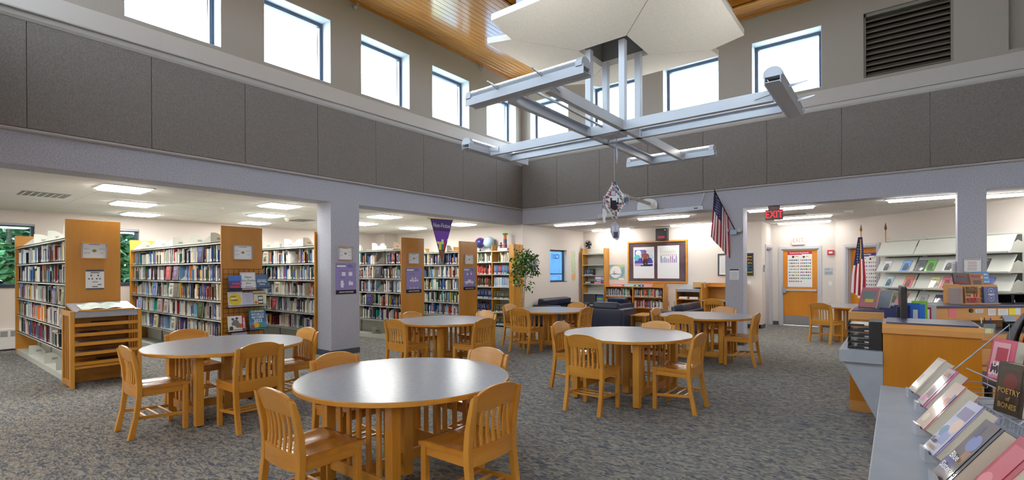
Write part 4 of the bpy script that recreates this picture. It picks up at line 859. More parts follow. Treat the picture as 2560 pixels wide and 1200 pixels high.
t = empty('clear_card_holder', (-.66, -.18, 2.05), 0, 'small clear acrylic card holder at the end of the wall bookcase top', 'card holder'); MB().box(-.05, .05, -.004, 0, .0, .14).build('sheet', plain('acrylic', rgb(196, 198, 196), .1), t)
pl = empty('potted_ficus', (.40, -.54, 0), 0, 'tall green ficus tree in the corner beside the wall bookcase', 'plant')
MB().lathe([(.13, 0), (.16, .02), (.18, .3), (.175, .31), (.16, .29)], 20).build('pot', plain('brown_pot', rgb(96, 70, 54), .6), pl); MB().lathe([(.155, .27), (.155, .28)], 20).build('soil', plain('soil', rgb(50, 38, 30), .9), pl)
BARK = mix_noise('ficus_bark', rgb(150, 136, 112), rgb(186, 172, 146), 30, .8); rng = random.Random(21); m = MB()
for k in range(3):
    a = k * 2.1; m.tube([(.05 * math.cos(a), .05 * math.sin(a), .27), (.05 * math.cos(a + 1.6), .05 * math.sin(a + 1.6), .6), (.04 * math.cos(a + 3), .04 * math.sin(a + 3), .95), (.12 * math.cos(a + 3.6), .12 * math.sin(a + 3.6), 1.3), (.22 * math.cos(a + 3.9), .22 * math.sin(a + 3.9), 1.75)], [.018, .016, .014, .011, .005], 7)
m.build('trunk', BARK, pl, smooth=True)['kind'] = 'stuff'
LEAF, _nt, _b = _new('ficus_leaf'); _vc = N(_nt, 'ShaderNodeVertexColor'); _vc.layer_name = 'Col'; _nt.links.new(_vc.outputs[0], _b.inputs['Base Color']); _b.inputs['Roughness'].default_value = .35
def leaves(m, c, n, size, rng, cols, rad):
    for _ in range(n):
        d = Vector((rng.gauss(0, 1), rng.gauss(0, 1), rng.gauss(0, 1))); d.normalize(); q = Vector(c) + Vector((d.x * rad[0], d.y * rad[1], d.z * rad[2])) * rng.random() ** .45
        L = size * rng.uniform(.7, 1.2); f = Vector((rng.gauss(0, 1), rng.gauss(0, 1), rng.gauss(-.5, .6))).normalized(); s = f.cross(Vector((rng.gauss(0, 1), rng.gauss(0, 1), 1))).normalized() * L * .27; up = s.cross(f).normalized() * L * .06
        k = rng.uniform(.6, 1.3); cc = rng.choice(cols); m.col = (cc[0] * k, cc[1] * k, cc[2] * k, 1)
        m._add([q, q + f * L * .45 + s - up, q + f * L, q + f * L * .45 - s - up, q + f * L * .45 + up], [(0, 1, 4), (1, 2, 4), (2, 3, 4), (3, 0, 4)])
m = MB(); GC = [rgb(40, 92, 30), rgb(62, 120, 40), rgb(92, 150, 56), rgb(30, 70, 26)]
for c, n, rad in [((0, 0, 1.72), 330, (.34, .34, .26)), ((-.13, -.05, 1.45), 170, (.22, .22, .25)), ((.22, .05, 1.55), 190, (.26, .24, .26)), ((0, 0, 1.95), 130, (.26, .26, .2)), ((.3, .0, 1.85), 90, (.2, .2, .12)), ((.2, 0, 1.12), 36, (.16, .14, .16)), ((-.16, 0, 1.22), 60, (.16, .16, .14))]: leaves(m, c, n, .085, rng, GC, rad)
m.build('foliage', LEAF, pl)['kind'] = 'stuff'
# trees outside the alcove windows
for i, (x, y, hh, lb) in enumerate([(-10.5, -8.6, 4.2, 'leafy green tree outside the leftmost alcove window'), (-11, -5.9, 4.4, 'leafy green tree seen through the window behind the first end panel'), (-15, -10.2, 6.0, 'tall pale tree farther off outside the left window'), (-15, -7.0, 6.0, 'tall pale tree farther off between the two windows')]):
    tr = empty('garden_tree', (x, y, -.5), 0, lb, 'tree', 'trees outside the windows'); rng = random.Random(50 + i)
    MB().tube([(0, 0, 0), (.1, .05, hh * .4), (.05, .1, hh * .8)], [.14, .1, .04], 8).build('trunk', BARK, tr); m = MB(); pal = [rgb(60, 110, 60), rgb(96, 150, 90), rgb(130, 176, 120), rgb(44, 84, 48)] if i < 2 else [rgb(120, 160, 130), rgb(150, 186, 160)]
    for _ in range(34):
        leaves(m, (rng.uniform(-1.5, 1.5), rng.uniform(-1.9, 1.9), rng.uniform(.7, hh)), 130, .26, rng, pal, (.75, .75, .65))
    m.build('foliage', LEAF, tr)['kind'] = 'stuff'
# left alcove windows and the heater below them
for i, (a, b) in enumerate([(-9.75, -8.665), (-8.02, -6.93)]):
    o = struct(empty('window_%d' % (40 + i), (XW, (a + b) / 2, 1.235), R(90))); w = (b - a) / 2; h = 1.25; m = MB(); f = .05
    m.box(-w, -w + f, .1, .18, 0, h); m.box(w - f, w, .1, .18, 0, h); m.box(-w, w, .1, .18, 0, f); m.box(-w, w, .1, .18, h - f, h); m.build('frame', WFRAME, o, .004); MB().box(-w + f, w - f, .13, .136, f, h - f).build('pane', GLASST, o)
    m = MB(); m.box(-w, w, -.02, .1, -.02, .0); m.build('sill', WFRAME, o); MB().box(-w, w, .02, .08, h - .04, h).build('blind_cassette', GREYM, o)
ht = empty('wall_heater', (XW + .12, -9.35, 0), R(90), 'long white baseboard heater under the alcove windows', 'heater'); m = MB(); m.box(-1.6, 1.0, 0, .12, .03, .42); m.build('cover', WHITE, ht, .01)
for k in range(18): MB().box(-1.5 + k * .14, -1.4 + k * .14, -.003, .002, .27, .38).build('grille_slot', plain('heater_slot', rgb(150, 152, 150), .6) if 'heater_slot' not in MATS else MATS['heater_slot'], ht)
# books turned face out on the stacks
gfo = 'books shown face out on the stacks'
FO = [(-2.84, -7.285, 1, (170, 30, 46), 'red', 'second', 'wire-rack stack'), (-2.47, -7.285, 1, (86, 70, 110), 'purple', 'second', 'wire-rack stack'), (-3.59, -7.285, 2, (50, 96, 180), 'blue', 'third', 'wire-rack stack'), (-2.67, -7.285, 2, (220, 216, 208), 'white', 'third', 'wire-rack stack'), (-2.43, -7.285, 2, (44, 50, 36), 'dark olive', 'third', 'wire-rack stack'), (-4.5, -7.285, 3, (40, 90, 190), 'bright blue', 'fourth', 'wire-rack stack'),
      (-3.31, -7.285, 3, (150, 130, 160), 'mauve', 'fourth', 'wire-rack stack'), (-2.96, -7.285, 3, (150, 152, 166), 'grey', 'fourth', 'wire-rack stack'), (-3.54, -7.285, 4, (206, 186, 120), 'tan', 'fifth', 'wire-rack stack'), (-2.59, -7.285, 4, (200, 206, 190), 'pale green', 'fifth', 'wire-rack stack'), (-1.33, -7.285, 3, (44, 66, 44), 'dark green', 'fourth', 'wire-rack stack'), (-1.33, -7.285, 0, (40, 56, 110), 'navy', 'top', 'wire-rack stack'), (-1.79, -9.03, 2, (60, 70, 110), 'slate blue', 'third', 'leftmost stack'), (-1.25, -9.03, 2, (90, 110, 60), 'green', 'third', 'leftmost stack'), (-1.3, -9.03, 3, (120, 140, 130), 'sage', 'fourth', 'leftmost stack'),
      (-1.89, -5.7, 2, (214, 206, 186), 'cream', 'third', 'stack left of the column'), (-2.02, -5.7, 3, (130, 40, 50), 'maroon', 'fourth', 'stack left of the column'), (-2.39, -5.7, 0, (206, 210, 190), 'pale cream', 'top', 'stack left of the column'), (-1.62, -3.72, 3, (50, 46, 96), 'indigo', 'fourth', 'stack right of the column'), (-1.3, -3.72, 1, (60, 64, 70), 'charcoal', 'second', 'stack right of the column'), (-1.1, -1.95, 0, (44, 40, 44), 'black', 'top', 'stack under the pennant')]
for x, y, r, c, nm, rn, ds in FO:
    h = .255 if r < 5 else .2; d = lambda f_: rgb(*[max(0, min(255, q_ * f_)) for q_ in c]); k = .55 if sum(c) > 380 else 1.7
    dbook((x, y, ROWS[r] + .001), 0, 4, .19, h, .022, c, '%s book turned face out on the %s row, %s' % (nm, rn, ds), gfo, [(-.07, h - .07, .07, h - .035, d(k)), (-.055, .05, .05, .14, d(.7 * k)), (.02, .13, .035, d(k))])
# ================= LOUNGE BEYOND THE RIGHT WALL =================
# interior window, marked in reverse
o = struct(empty('window_50', (0, 1.7775, 1.175), R(90))); w, h, f = .4575, .945, .045; m = MB()
m.box(-w, -w + f, .1, .15, 0, h); m.box(w - f, w, .1, .15, 0, h); m.box(-w, w, .1, .15, 0, f); m.box(-w, w, .1, .15, h - f, h); m.box(-w, w, .1, .14, .22, .25); m.build('frame', WFRAME, o); MB().box(-w + f, w - f, .122, .128, f, h - f).build('pane', GLASSB, o); m = MB(); m.box(-w, w, -.01, .1, 0, .012); m.build('sill', NAVYL, o)
text(o, 'C201', .2, .0, h - .2, .119, INKB, sx=-1, bold=.003)
struct(MB().box(-9, -.4, 5.5, 5.7, -.5, 3.4).build('wall_outside', plain('blue_siding', rgb(120, 160, 196), .7)))
# bulletin board
bb = empty('bulletin_board', (2.41, YL, 1.14), 0, 'wood-framed bulletin board covered in dark plum paper', 'bulletin board'); a, h, f = .89, 1.22, .045
MB().box(-a, a, -.02, 0, 0, h).build('paper_ground', mix_noise('plum_paper', rgb(84, 66, 72), rgb(98, 80, 84), 3, .8, 3), bb)
for q in ((-a, -a + f, 0, h), (a - f, a, 0, h), (-a + f, a - f, 0, f), (-a + f, a - f, h - f, h)): MB().box(q[0], q[1], -.04, 0, q[2], q[3]).build('frame_rail', MAPLEX, bb, .004)
pu, tq, br = rgb(88, 76, 170), rgb(110, 196, 206), rgb(70, 44, 40); sk = rgb(150, 80, 64)
card('figure_poster', (2.02, YL - .022, 1.27), 0, .64, .92, .002, PAPER, 'white poster of a broad-backed figure before purple mountains', 'poster', [(-.28, .36, .28, .84, rgb(216, 226, 236)), (-.28, .68, .05, .84, rgb(120, 110, 200)), (-.16, .74, .09, rgb(230, 236, 240)), (-.2, .6, .1, tq), (.2, .62, .1, rgb(190, 220, 226)), (-.28, .44, .28, .52, pu), (-.1, .53, .07, pu), (.18, .53, .08, pu), (-.28, .36, -.02, .44, rgb(190, 160, 190)), (.02, .36, .28, .42, rgb(60, 50, 120)), (-.09, .355, .22, .385, rgb(34, 26, 36)), (.055, .79, .034, sk), ('p', [(.035, .76), (.075, .76), (.085, .735), (.15, .715), (.165, .66), (.135, .64), (.125, .57), (-.015, .57), (-.025, .64), (-.055, .66), (-.04, .715), (.025, .735)], sk), ('p', [(-.055, .68), (-.03, .66), (-.04, .56), (-.045, .49), (-.065, .49), (-.07, .57)], br), ('p', [(.165, .68), (.14, .66), (.15, .56), (.155, .49), (.175, .49), (.18, .57)], br), ('p', [(-.015, .57), (.125, .57), (.13, .46), (.115, .37), (.07, .37), (.06, .46), (.05, .46), (.04, .37), (-.005, .37), (-.02, .46)], br)])
r_ = random.Random(2); a = []
for k in range(9): x = -.22 + k * .055; a += [(x, .45, x + .03, .45 + r_.uniform(.1, .2), rgb(r_.randint(120, 200), r_.randint(120, 170), r_.randint(150, 210))), (x + .015, .67, .012, rgb(150, 120, 110))]
for k in range(8): x = -.22 + k * .06; a += [(x, .72, x + .012, .72 + r_.uniform(.05, .16), rgb(196, 186, 176))]
card('sketch_poster', (2.755, YL - .022, 1.27), 0, .63, .94, .002, PAPER, 'white poster of pale rows of sketched figures', 'poster', a)
sp = empty('wall_speaker', (2.605, YL, 2.36), 0, 'black box speaker with a red display above the bulletin board', 'speaker'); MB().box(-.165, .165, -.16, 0, 0, .34).build('cabinet', BLACK, sp, .008); MB().box(-.1, .1, -.163, -.155, .06, .12).build('red_display', plain('dim_red', rgb(120, 24, 40), .4, emit=.4, ecol=(.6, .02, .05, 1)), sp); MB().box(.1, .13, -.163, -.158, .28, .3).build('badge', WHITE, sp)
card('wave_painting', (1.11, YL - .004, 1.22), 0, .6, .46, .003, mix_noise('wave_wash', rgb(120, 170, 190), rgb(190, 204, 140), 6, .7, 3), 'blue-green painting of a wave in a white circle', 'painting', [(0, .24, .185, rgb(238, 238, 240)), (-.14, .16, .15, .185, rgb(110, 150, 180)), (-.02, .22, .05, rgb(90, 110, 140)), (-.01, .23, .036, rgb(238, 238, 240)), (.1, .0, .28, .05, rgb(236, 236, 236))])
tb = [('framed_board', 'long black framed board of handwritten pages behind the flag column')]
fb = card('framed_board', (4.55, YL - .012, 1.35), 0, .88, .59, .01, PAPER, tb[0][1], 'framed board', [(.2, .03, .42, .56, rgb(40, 44, 52)), (-.36, .08, -.2, .5, rgb(214, 216, 220))], frame=.02, fw=.03, fmat=plain('charcoal_frame', rgb(58, 62, 72), .5))
for i, (s_, mt) in enumerate([('now,', INKY), ('after', ORANGE_INK), ('are,', INKY), ('light,', INKT), ('water', INKT), ('need', INKY)]): text(fb, s_, .07, .41, .5 - i * .08, -.006, mt, align='RIGHT', name='handwriting')
def sofa(name, x0, x1, y0, y1, face, n, label, cat):
    """arm height .58; back on the -face side"""
    o = empty(name, ((x0 + x1) / 2, (y0 + y1) / 2, 0), face, label, cat, 'navy lounge seating'); W_, D_ = ((x1 - x0), (y1 - y0)) if abs(math.cos(face)) > .5 else ((y1 - y0), (x1 - x0)); a, b = W_ / 2, D_ / 2  # local: width x, back at -y, faces +y
    MB().box(-a, a, -b, -b + .18, .06, .585).build('back', NAVYV, o, .025, True)
    for s in (-1, 1): MB().box(s * a, s * (a - .16), -b + .17, b, .06, .585).build('arm', NAVYV, o, .025, True); MB().box(s * (a - .05), s * (a - .1), -b + .05, -b + .1, 0, .07).build('leg', BLACKM, o); MB().box(s * (a - .05), s * (a - .1), b - .1, b - .05, 0, .07).build('leg', BLACKM, o)
    MB().box(-a + .16, a - .16, -b + .17, b - .02, .08, .28).build('seat_base', NAVYV, o, .01)
    cw_ = (W_ - .33) / n
    for k in range(n):
        x = -a + .165 + k * cw_; MB().box(x, x + cw_ - .01, -b + .2, b, .28, .43).build('seat_cushion', NAVYV, o, .03, True)
        c = MB().box(x - .04, x + cw_ + .03, -.1, .1, -.09, .09).build('back_cushion', NAVYV, o, .045, True, seg=3); c.location = (0, -b + .17, .645); c.rotation_euler = (R(-12), 0, 0)
    return o
sofa('lounge_armchair', 1.93, 2.82, .05, .9, 0, 1, 'dark navy armchair in the lounge, back turned to the camera', 'armchair')
sofa('lounge_sofa', .1, .92, .3, 2.0, R(-90), 2, 'dark navy sofa along the left lounge wall by the small window', 'sofa'); sofa('lounge_sofa', 3.4, 4.2, .3, 1.85, R(90), 2, 'dark navy sofa on the right of the lounge before the study carrels', 'sofa'); sofa('lounge_armchair', 1.15, 2.0, 1.75, 2.6, R(180), 1, 'dark navy armchair in front of the tall bookcase', 'armchair')
ct = empty('coffee_table', (3.0, .95, 0), 0, 'low maple coffee table beside the dark armchair', 'coffee table'); MB().box(-.22, .22, -.4, .4, .4, .43).build('top', MAPLEY, ct, .004)
for sx in (-1, 1):
    for sy in (-1, 1): MB().box(sx * .18 - .025, sx * .18 + .025, sy * .35 - .025, sy * .35 + .025, 0, .4).build('leg', MAPLE, ct)
    for k in range(5): MB().box(sx * .18 - .008, sx * .18 + .008, -.24 + k * .12 - .02, -.24 + k * .12 + .02, .05, .4).build('slat', MAPLE, ct)
fn = empty('desk_fan', (.3, 3.05, 2.19), 0, 'small black desk fan on the tall lounge bookcase', 'fan'); m = MB(); m.lathe([(.07, 0), (.07, .015), (.02, .03)], 16); m.build('base', BLACK, fn)
for r_ in (.05, .09, .125): m = MB(); m.tube([(r_ * math.cos(t * .2618), -.05, .13 + r_ * math.sin(t * .2618)) for t in range(25)], .006, 6); m.build('guard_ring', BLACK, fn)
m = MB()
for k in range(5): t = k * 1.2566; m.tube([(0, -.02, .13), (.1 * math.cos(t), -.015, .13 + .1 * math.sin(t))], [.02, .035], 6)
m.build('blades', BLACKM, fn); MB().tube([(0, -.04, .13), (0, .06, .13)], .035, 12).build('motor', BLACK, fn)
MB().box(.03, .36, -.12, .1, .015, .03).build('tray', WHITE, empty('paper_tray', (.35, 3.1, 2.02), 0, 'flat white tray on the upper shelf of the tall bookcase', 'tray'))
for i, (x0, x1, z, h, c, lb) in enumerate([(.2, .5, 1.1, .07, (28, 28, 34), 'flat black box lying in the tall lounge bookcase'), (.52, .86, 1.1, .06, (200, 50, 66), 'red game box at the bottom of the pile in the tall bookcase'), (.6, .86, 1.16, .06, (70, 120, 190), 'blue game box in the middle of the pile in the tall bookcase'), (.56, .86, 1.22, .1, (220, 170, 180), 'pink game box on top of the pile in the tall bookcase')]):
    o = MB().box(x0, x1, 2.97, 3.2, z, z + h).build('game_box', OBJC, None, .004); o.color = rgb(*c); tag(o, lb, 'box', 'boxes in the tall bookcase')
    MB().box(x0 + .02, x1 - .1, 2.9685, 2.97, z + .02, z + h - .015).build('label_strip', PAPER, o)
card('grey_file', (.37, 2.97, .45), 0, .42, .33, .1, plain('file_mesh', rgb(70, 70, 72), .7), 'dark mesh magazine file in the tall lounge bookcase', 'file holder'); card('display_magazine', (.73, 2.96, .45), 0, .22, .3, .02, plain('magazine_blue', rgb(120, 140, 170), .4), 'blue and green magazine standing in the tall bookcase', 'magazine', [(-.11, .22, .11, .3, rgb(60, 80, 150)), (-.11, .18, .11, .22, rgb(150, 190, 110)), (-.05, .03, .07, .14, rgb(130, 150, 120))])
for i, (x0, x1, c, lb) in enumerate([(1.06, 1.5, (214, 120, 130), 'long white and red game box lying on the low bookcase, leftmost'), (1.52, 1.85, (150, 190, 200), 'long pale blue game box lying on the low bookcase'), (1.87, 2.0, (110, 150, 110), 'short green game box lying on the low bookcase'), (2.02, 2.12, (50, 90, 180), 'short blue game box lying on the low bookcase'), (2.13, 2.42, (226, 110, 110), 'long coral game box lying on the low bookcase')]):
    o = MB().box(x0, x1, 2.96, 3.16, 1.03, 1.09).build('game_box', OBJC, None, .004); o.color = rgb(*c); tag(o, lb, 'box', 'game boxes on the low bookcase'); MB().box(x0 + .03, x1 - .03, 2.9585, 2.96, 1.045, 1.075).build('label_strip', PAPER, o)
o = empty('wooden_crate', (2.58, 3.05, 1.03), 0, 'flat pale wooden crate at the right end of the low bookcase', 'crate')
for z in (0, .05): MB().box(-.16, .16, -.1, -.085, z, z + .042).build('board', MAPLEX, o, .002); MB().box(-.16, .16, .085, .1, z, z + .042).build('board', MAPLEX, o, .002)
MB().box(-.16, -.145, -.085, .085, 0, .092).build('end_board', MAPLEY, o); MB().box(.145, .16, -.085, .085, 0, .092).build('end_board', MAPLEY, o)
# study carrels
c1 = empty('study_shelf_unit', (3.21, 2.55, 0), 0, 'maple unit with a grey top and open shelves, left of the study carrel', 'cabinet'); w, d = .66, .68
for x in (0, w - .03): MB().box(x, x + .03, 0, d, 0, 1.0).build('side_panel', MAPLE, c1, .003)
for z in (.1, .5, .72): MB().box(.03, w - .03, .02, d, z, z + .025).build('shelf', MAPLEX, c1)
MB().box(.03, w - .03, d - .02, d, .1, 1.0).build('back_board', PANELW, c1); m = MB(); m.prism([(-.01, .93), (-.01, 1.0), (d, 1.09), (d, 1.0), (.1, .93)], 'x', .03, w - .03); m.build('sloped_top', LAMIN2, c1)
c2 = empty('study_carrel', (3.89, 2.5, 0), 0, 'maple study carrel with a raised shelf against the lounge wall', 'carrel'); w, d = .95, .74
for x in (0, w - .03): MB().box(x, x + .03, 0 if x else .0, d, 0, 1.16).build('side_panel', MAPLE, c2, .003)
MB().box(.03, w - .03, 0, d, .70, .735).build('desk_top', LAMIN, c2); MB().box(.03, w - .03, d - .3, d, 1.06, 1.085).build('shelf', MAPLEX, c2); MB().box(.03, w - .03, d - .02, d, .1, 1.16).build('back_board', PANELW, c2)
bx = empty('paper_carton', (3.78, 2.75, 1.045), R(8), 'small brown carton on top of the study shelf unit', 'box'); MB().box(-.15, .15, -.11, .11, .0, .14).build('body', plain('kraft', rgb(206, 172, 118), .7), bx, .003); MB().box(-.15, .15, -.02, .02, .14, .1415).build('tape', plain('tape', rgb(180, 150, 104), .4), bx)
for i, (x, lb) in enumerate([(3.4, 'left white paper stack on the study unit shelf'), (3.68, 'right white paper stack on the study unit shelf')]): o = empty('paper_stack', (x, 2.66, .745), 0, lb, 'paper'); MB().box(-.11, .11, -.08, .1, 0, .05).build('sheets', PAPER, o, .002)
for i, (x, z, lb) in enumerate([(2.725, .49, 'double outlet plate on the lounge wall, left of two'), (2.95, .5, 'double outlet plate on the lounge wall, right of two')]):
    o = empty('outlet_plate', (x, YL, z), 0, lb, 'outlet'); MB().box(-.04, .04, -.006, 0, 0, .115).build('plate', plain('outlet_grey', rgb(150, 140, 132), .5) if 'outlet_grey' not in MATS else MATS['outlet_grey'], o); MB().box(-.018, .018, -.008, -.005, .02, .05).build('socket', WHITE, o); MB().box(-.018, .018, -.008, -.005, .065, .095).build('socket', WHITE, o)
def switch(loc, rz, label):
    o = empty('light_switch', loc, rz, label, 'switch'); MB().box(-.038, .038, -.006, 0, 0, .118).build('plate', WHITE, o, .002); MB().box(-.012, .012, -.01, -.005, .035, .085).build('rocker', PAPER, o, .002); return o
switch((4.88, YL, 1.1), 0, 'white wall switch right of the flag column'); switch((6.535, 4.55, 1.09), 0, 'white wall switch beside the closed wooden door')
# painted strips and small picture on the left lounge wall
card('painted_strip', (.003, 2.63, 1.2), R(90), .24, .91, .002, mix_noise('painted_weave', rgb(150, 206, 200), rgb(230, 206, 150), 18, .7, 3, .44, .56), 'long painted blue and cream paper strip beside the small window', 'painting', [(-.1, .04, .1, .2, rgb(236, 176, 130))])
card('framed_picture', (.005, .52, 1.42), R(90), .3, .48, .006, PAPER, 'framed colourful picture half hidden behind the ficus', 'picture', [(-.11, .1, .11, .42, rgb(196, 150, 180)), (-.08, .2, .08, .3, rgb(90, 120, 190)), (-.09, .12, .06, .18, rgb(216, 120, 110))], frame=.012, fw=.02, fmat=plain('silver_frame', rgb(140, 140, 146), .4))
# projector arm, screen case, kite
pj = empty('projector_mount', (3.5, 0, 2.86), 0, 'white wall plate with a projector on a long arm above the screen case', 'projector'); n = 10
MB().prism([(-.235, 0), (.235, 0), (.235, .12)] + [(.235 * math.cos(R(180 * k / n)) , .12 + .13 * math.sin(R(180 * k / n))) for k in range(1, n)] + [(-.235, .12)], 'y', -.03, 0).build('wall_plate', WHITE, pj, .006); MB().bar((.05, -.03, .13), (-.02, -1.35, .2), .06, .05).build('arm', WHITE, pj); MB().box(-.16, .12, -1.45, -1.2, .0, .16).build('projector', WHITE, pj, .015)
MB().tube([(-.02, -1.46, .06), (-.02, -1.44, .06)], .035, 12).build('lens', BLACK, pj); MB().box(.121, .124, -1.42, -1.25, .03, .12).build('grille', GREYM, pj)
sn = empty('projection_screen', (3.56, -.14, 2.745), 0, 'long white projection screen case hanging on the right wall fascia', 'projection screen'); MB().box(-1.19, 1.19, -.05, .05, 0, .085).build('case', STEELW, sn, .012)
for s in (-1, 1): MB().box(s * 1.19, s * 1.2, -.055, .055, -.005, .09).build('end_cap', WHITE, sn); m = MB(); m.bar((s * 1.15, 0, .08), (s * 1.19, .12, .36), .015, .03); m.build('bracket', STEELW, sn)
MB().box(1.02, 1.1, -.053, -.049, .03, .05).build('badge', INK, sn); MB().tube([(-.45, -.04, 0), (-.45, -.04, -.3)], .002, 5).build('pull_cord', WHITE, sn)
kt = empty('patchwork_kite', (5.31, -5.32, 2.1), YAW, 'patchwork paper diamond with a cat silhouette hanging below the pendant light', 'mobile'); MB().tube([(0, 0, .43), (0, .0, .96)], .0012, 4).build('string', WHITE, kt)
A, B = .13, .215; m = MB(); m.prism([(-A + .02, B - .05), (-.03, .4), (-.03, .43), (.03, .43), (.03, .4), (A - .02, B + .05), (A, B + .05), (A, B - .05), (A - .02, B - .05), (.03, .03), (.03, 0), (-.03, 0), (-.03, .03), (-A + .02, B - .05), (-A, B - .05), (-A, B + .05), (-A + .02, B + .05)][1:], 'y', -.004, .004); m.build('board', PAPER, kt)
pc = [rgb(70, 70, 130), rgb(190, 150, 170), rgb(120, 150, 190), rgb(150, 60, 80), rgb(206, 190, 140), rgb(60, 110, 120), rgb(200, 200, 214), rgb(150, 130, 180)]; rng = random.Random(4); m = MB()
def dia(u, v): return abs(u) / (A + .0) + abs(v) / (B - .01)
for i in range(-5, 5):
    for j in range(-8, 8):
        u0, v0, q = i * .027, j * .027, .027
        for tri_ in (((0, 0), (q, 0), (0, q)), ((q, 0), (q, q), (0, q))):
            P = [(u0 + a, v0 + b) for a, b in tri_]; cu, cv = sum(a for a, b in P) / 3, sum(b for a, b in P) / 3
            if .62 < dia(cu, cv) < .98 or (abs(cu) < .03 and abs(cv) > .14) or (abs(cv) < .045 and abs(cu) > .085):
                if abs(cu) > A - .002 or abs(cv) > B - .002: continue
                m.col = rng.choice(pc); m._add([(a, -.0055, B + b) for a, b in P], [(0, 1, 2)])
m.build('patchwork', PRINT, kt); prints(kt, [(-.05, B - .09, .02, B - .0, rgb(40, 34, 52)), (-.05, B - .0, -.03, B + .03, rgb(40, 34, 52)), (.0, B - .05, .05, B - .02, rgb(40, 34, 52)), (.035, B - .05, .045, B + .03, rgb(40, 34, 52)), (0, B - .08, .035, rgb(40, 34, 52)), (-.045, B + .055, .015, B + .115, rgb(60, 60, 100)), (-.04, B + .06, .01, B + .11, rgb(206, 206, 222))], 'cat_and_book', y=-.006)
k2 = empty('paper_owl', (5.315, -5.31, 1.86), YAW - .3, 'small pale paper shape with a dark patch hanging under the kite', 'mobile'); MB().prism([(-.03, .2), (.01, .205), (.05, .15), (.045, .02), (.02, -.01), (-.03, .02), (-.06, .1), (-.055, .17)], 'y', -.004, .004).build('cutout', plain('pale_mauve', rgb(176, 176, 196), .7), k2); prints(k2, [(-.02, .02, .03, .09, rgb(70, 64, 84)), (-.04, .1, -.01, .16, rgb(206, 206, 216)), (.01, .11, .035, .17, rgb(206, 206, 216))], 'patches', y=-.005); MB().tube([(0, 0, .2), (0, 0, .26)], .0012, 4).build('string', WHITE, k2)
k3 = empty('paper_fish', (5.21, -5.38, 2.06), YAW, 'small white paper cut-out hanging left of the kite', 'mobile'); MB().prism([(-.02, .17), (.015, .15), (.03, .1), (.01, .05), (.015, .0), (-.01, 0), (-.025, .08)], 'y', -.003, .003).build('cutout', PAPER, k3); MB().tube([(0, 0, .16), (.09, .06, .42)], .0012, 4).build('string', WHITE, k3)
# flag, emergency light and notices on the flag column
fl = empty('wall_flag', (5.31, 0, 2.3), 0, 'striped flag with stars on an angled pole fixed to the column', 'flag'); MB().tube([(.03, -.02, .0), (-.3, -.28, .82)], .009, 8).build('pole', BLACKM, fl)
m = MB(); nx, nz = 13, 20
def cloth(u, v):   # u 0..1 down the length (vertical), v 0..1 along the pole side
    x = -.285 + .02 * math.sin(v * 9) + (v - .5) * .2 - .05 * u * 0; px = -.30 + .22 * v; top = .80 - .55 * v
    y = -.27 + .2 * v + .03 * math.sin(v * 12 + u * 2); z = top - u * (.92 - .1 * v)
    return (px - .1 * u * (1 - v) + .02 * u, y, z)
red, wht, nvy = rgb(170, 34, 52), rgb(226, 222, 222), rgb(46, 48, 96)
for i in range(nx):
    for j in range(nz):
        v0, v1, u0, u1 = i / nx, (i + 1) / nx, j / nz, (j + 1) / nz
        m.col = nvy if (i < 7 and j < 8) else (red if i % 2 == 0 else wht)
        m._add([cloth(u0, v0), cloth(u0, v1), cloth(u1, v1), cloth(u1, v0)], [(0, 1, 2, 3)])
m.build('cloth', PRINT, fl); m = MB(); m.col = wht
for i in range(6):
    for j in range(6): q = cloth((j + .5 + .5 * (i % 2)) / 18, (i + .6) / 13); m._add([(q[0] - .007, q[1] - .012, q[2]), (q[0] + .007, q[1] - .012, q[2]), (q[0], q[1] - .012, q[2] + .012)], [(0, 1, 2)])
m.build('stars', PRINT, fl)['kind'] = 'stuff'
em = empty('emergency_light', (5.31, 0, 2.24), 0, 'twin-headed grey emergency light on the flag column', 'emergency light'); MB().box(-.07, .07, -.06, 0, -.03, .07).build('housing', GREYM, em, .01)
for s in (-1, 1): o = MB().lathe([(.03, 0), (.05, .03), (.055, .07), (.05, .075)], 16).build('lamp_head', GREYM, em, smooth=True); o.location = (s * .1, -.03, .04); o.rotation_euler = (R(75), 0, R(20 * s)); o2 = MB().lathe([(.048, 0), (.045, .006)], 16).build('lens', plain('clear_lens', rgb(190, 188, 180), .15) if 'clear_lens' not in MATS else MATS['clear_lens'], o); o2.location = (0, 0, .074)
nt_ = card('column_notice', (5.315, -.004, 1.3), 0, .19, .235, .003, plain('notice_frame', rgb(186, 186, 190), .5), 'small printed notice with a dark heading on the flag column', 'notice', [(-.085, .012, .085, .222, rgb(226, 226, 230)), (-.085, .195, .085, .222, rgb(60, 62, 70))] + [(-.07, .03 + k * .016, .06, .035 + k * .016, rgb(170, 172, 178)) for k in range(9)])
card('diamond_badge', (5.484, .17, 1.47), R(90), .1, .1, .002, plain('badge_blue', rgb(120, 190, 226), .5), 'light blue paper diamond on the side of the flag column', 'badge', [(-.03, .045, .03, .055, rgb(240, 240, 240))]).rotation_euler = (Matrix.Rotation(R(90), 4, 'Z') @ Matrix.Rotation(R(45), 4, 'Y')).to_euler()
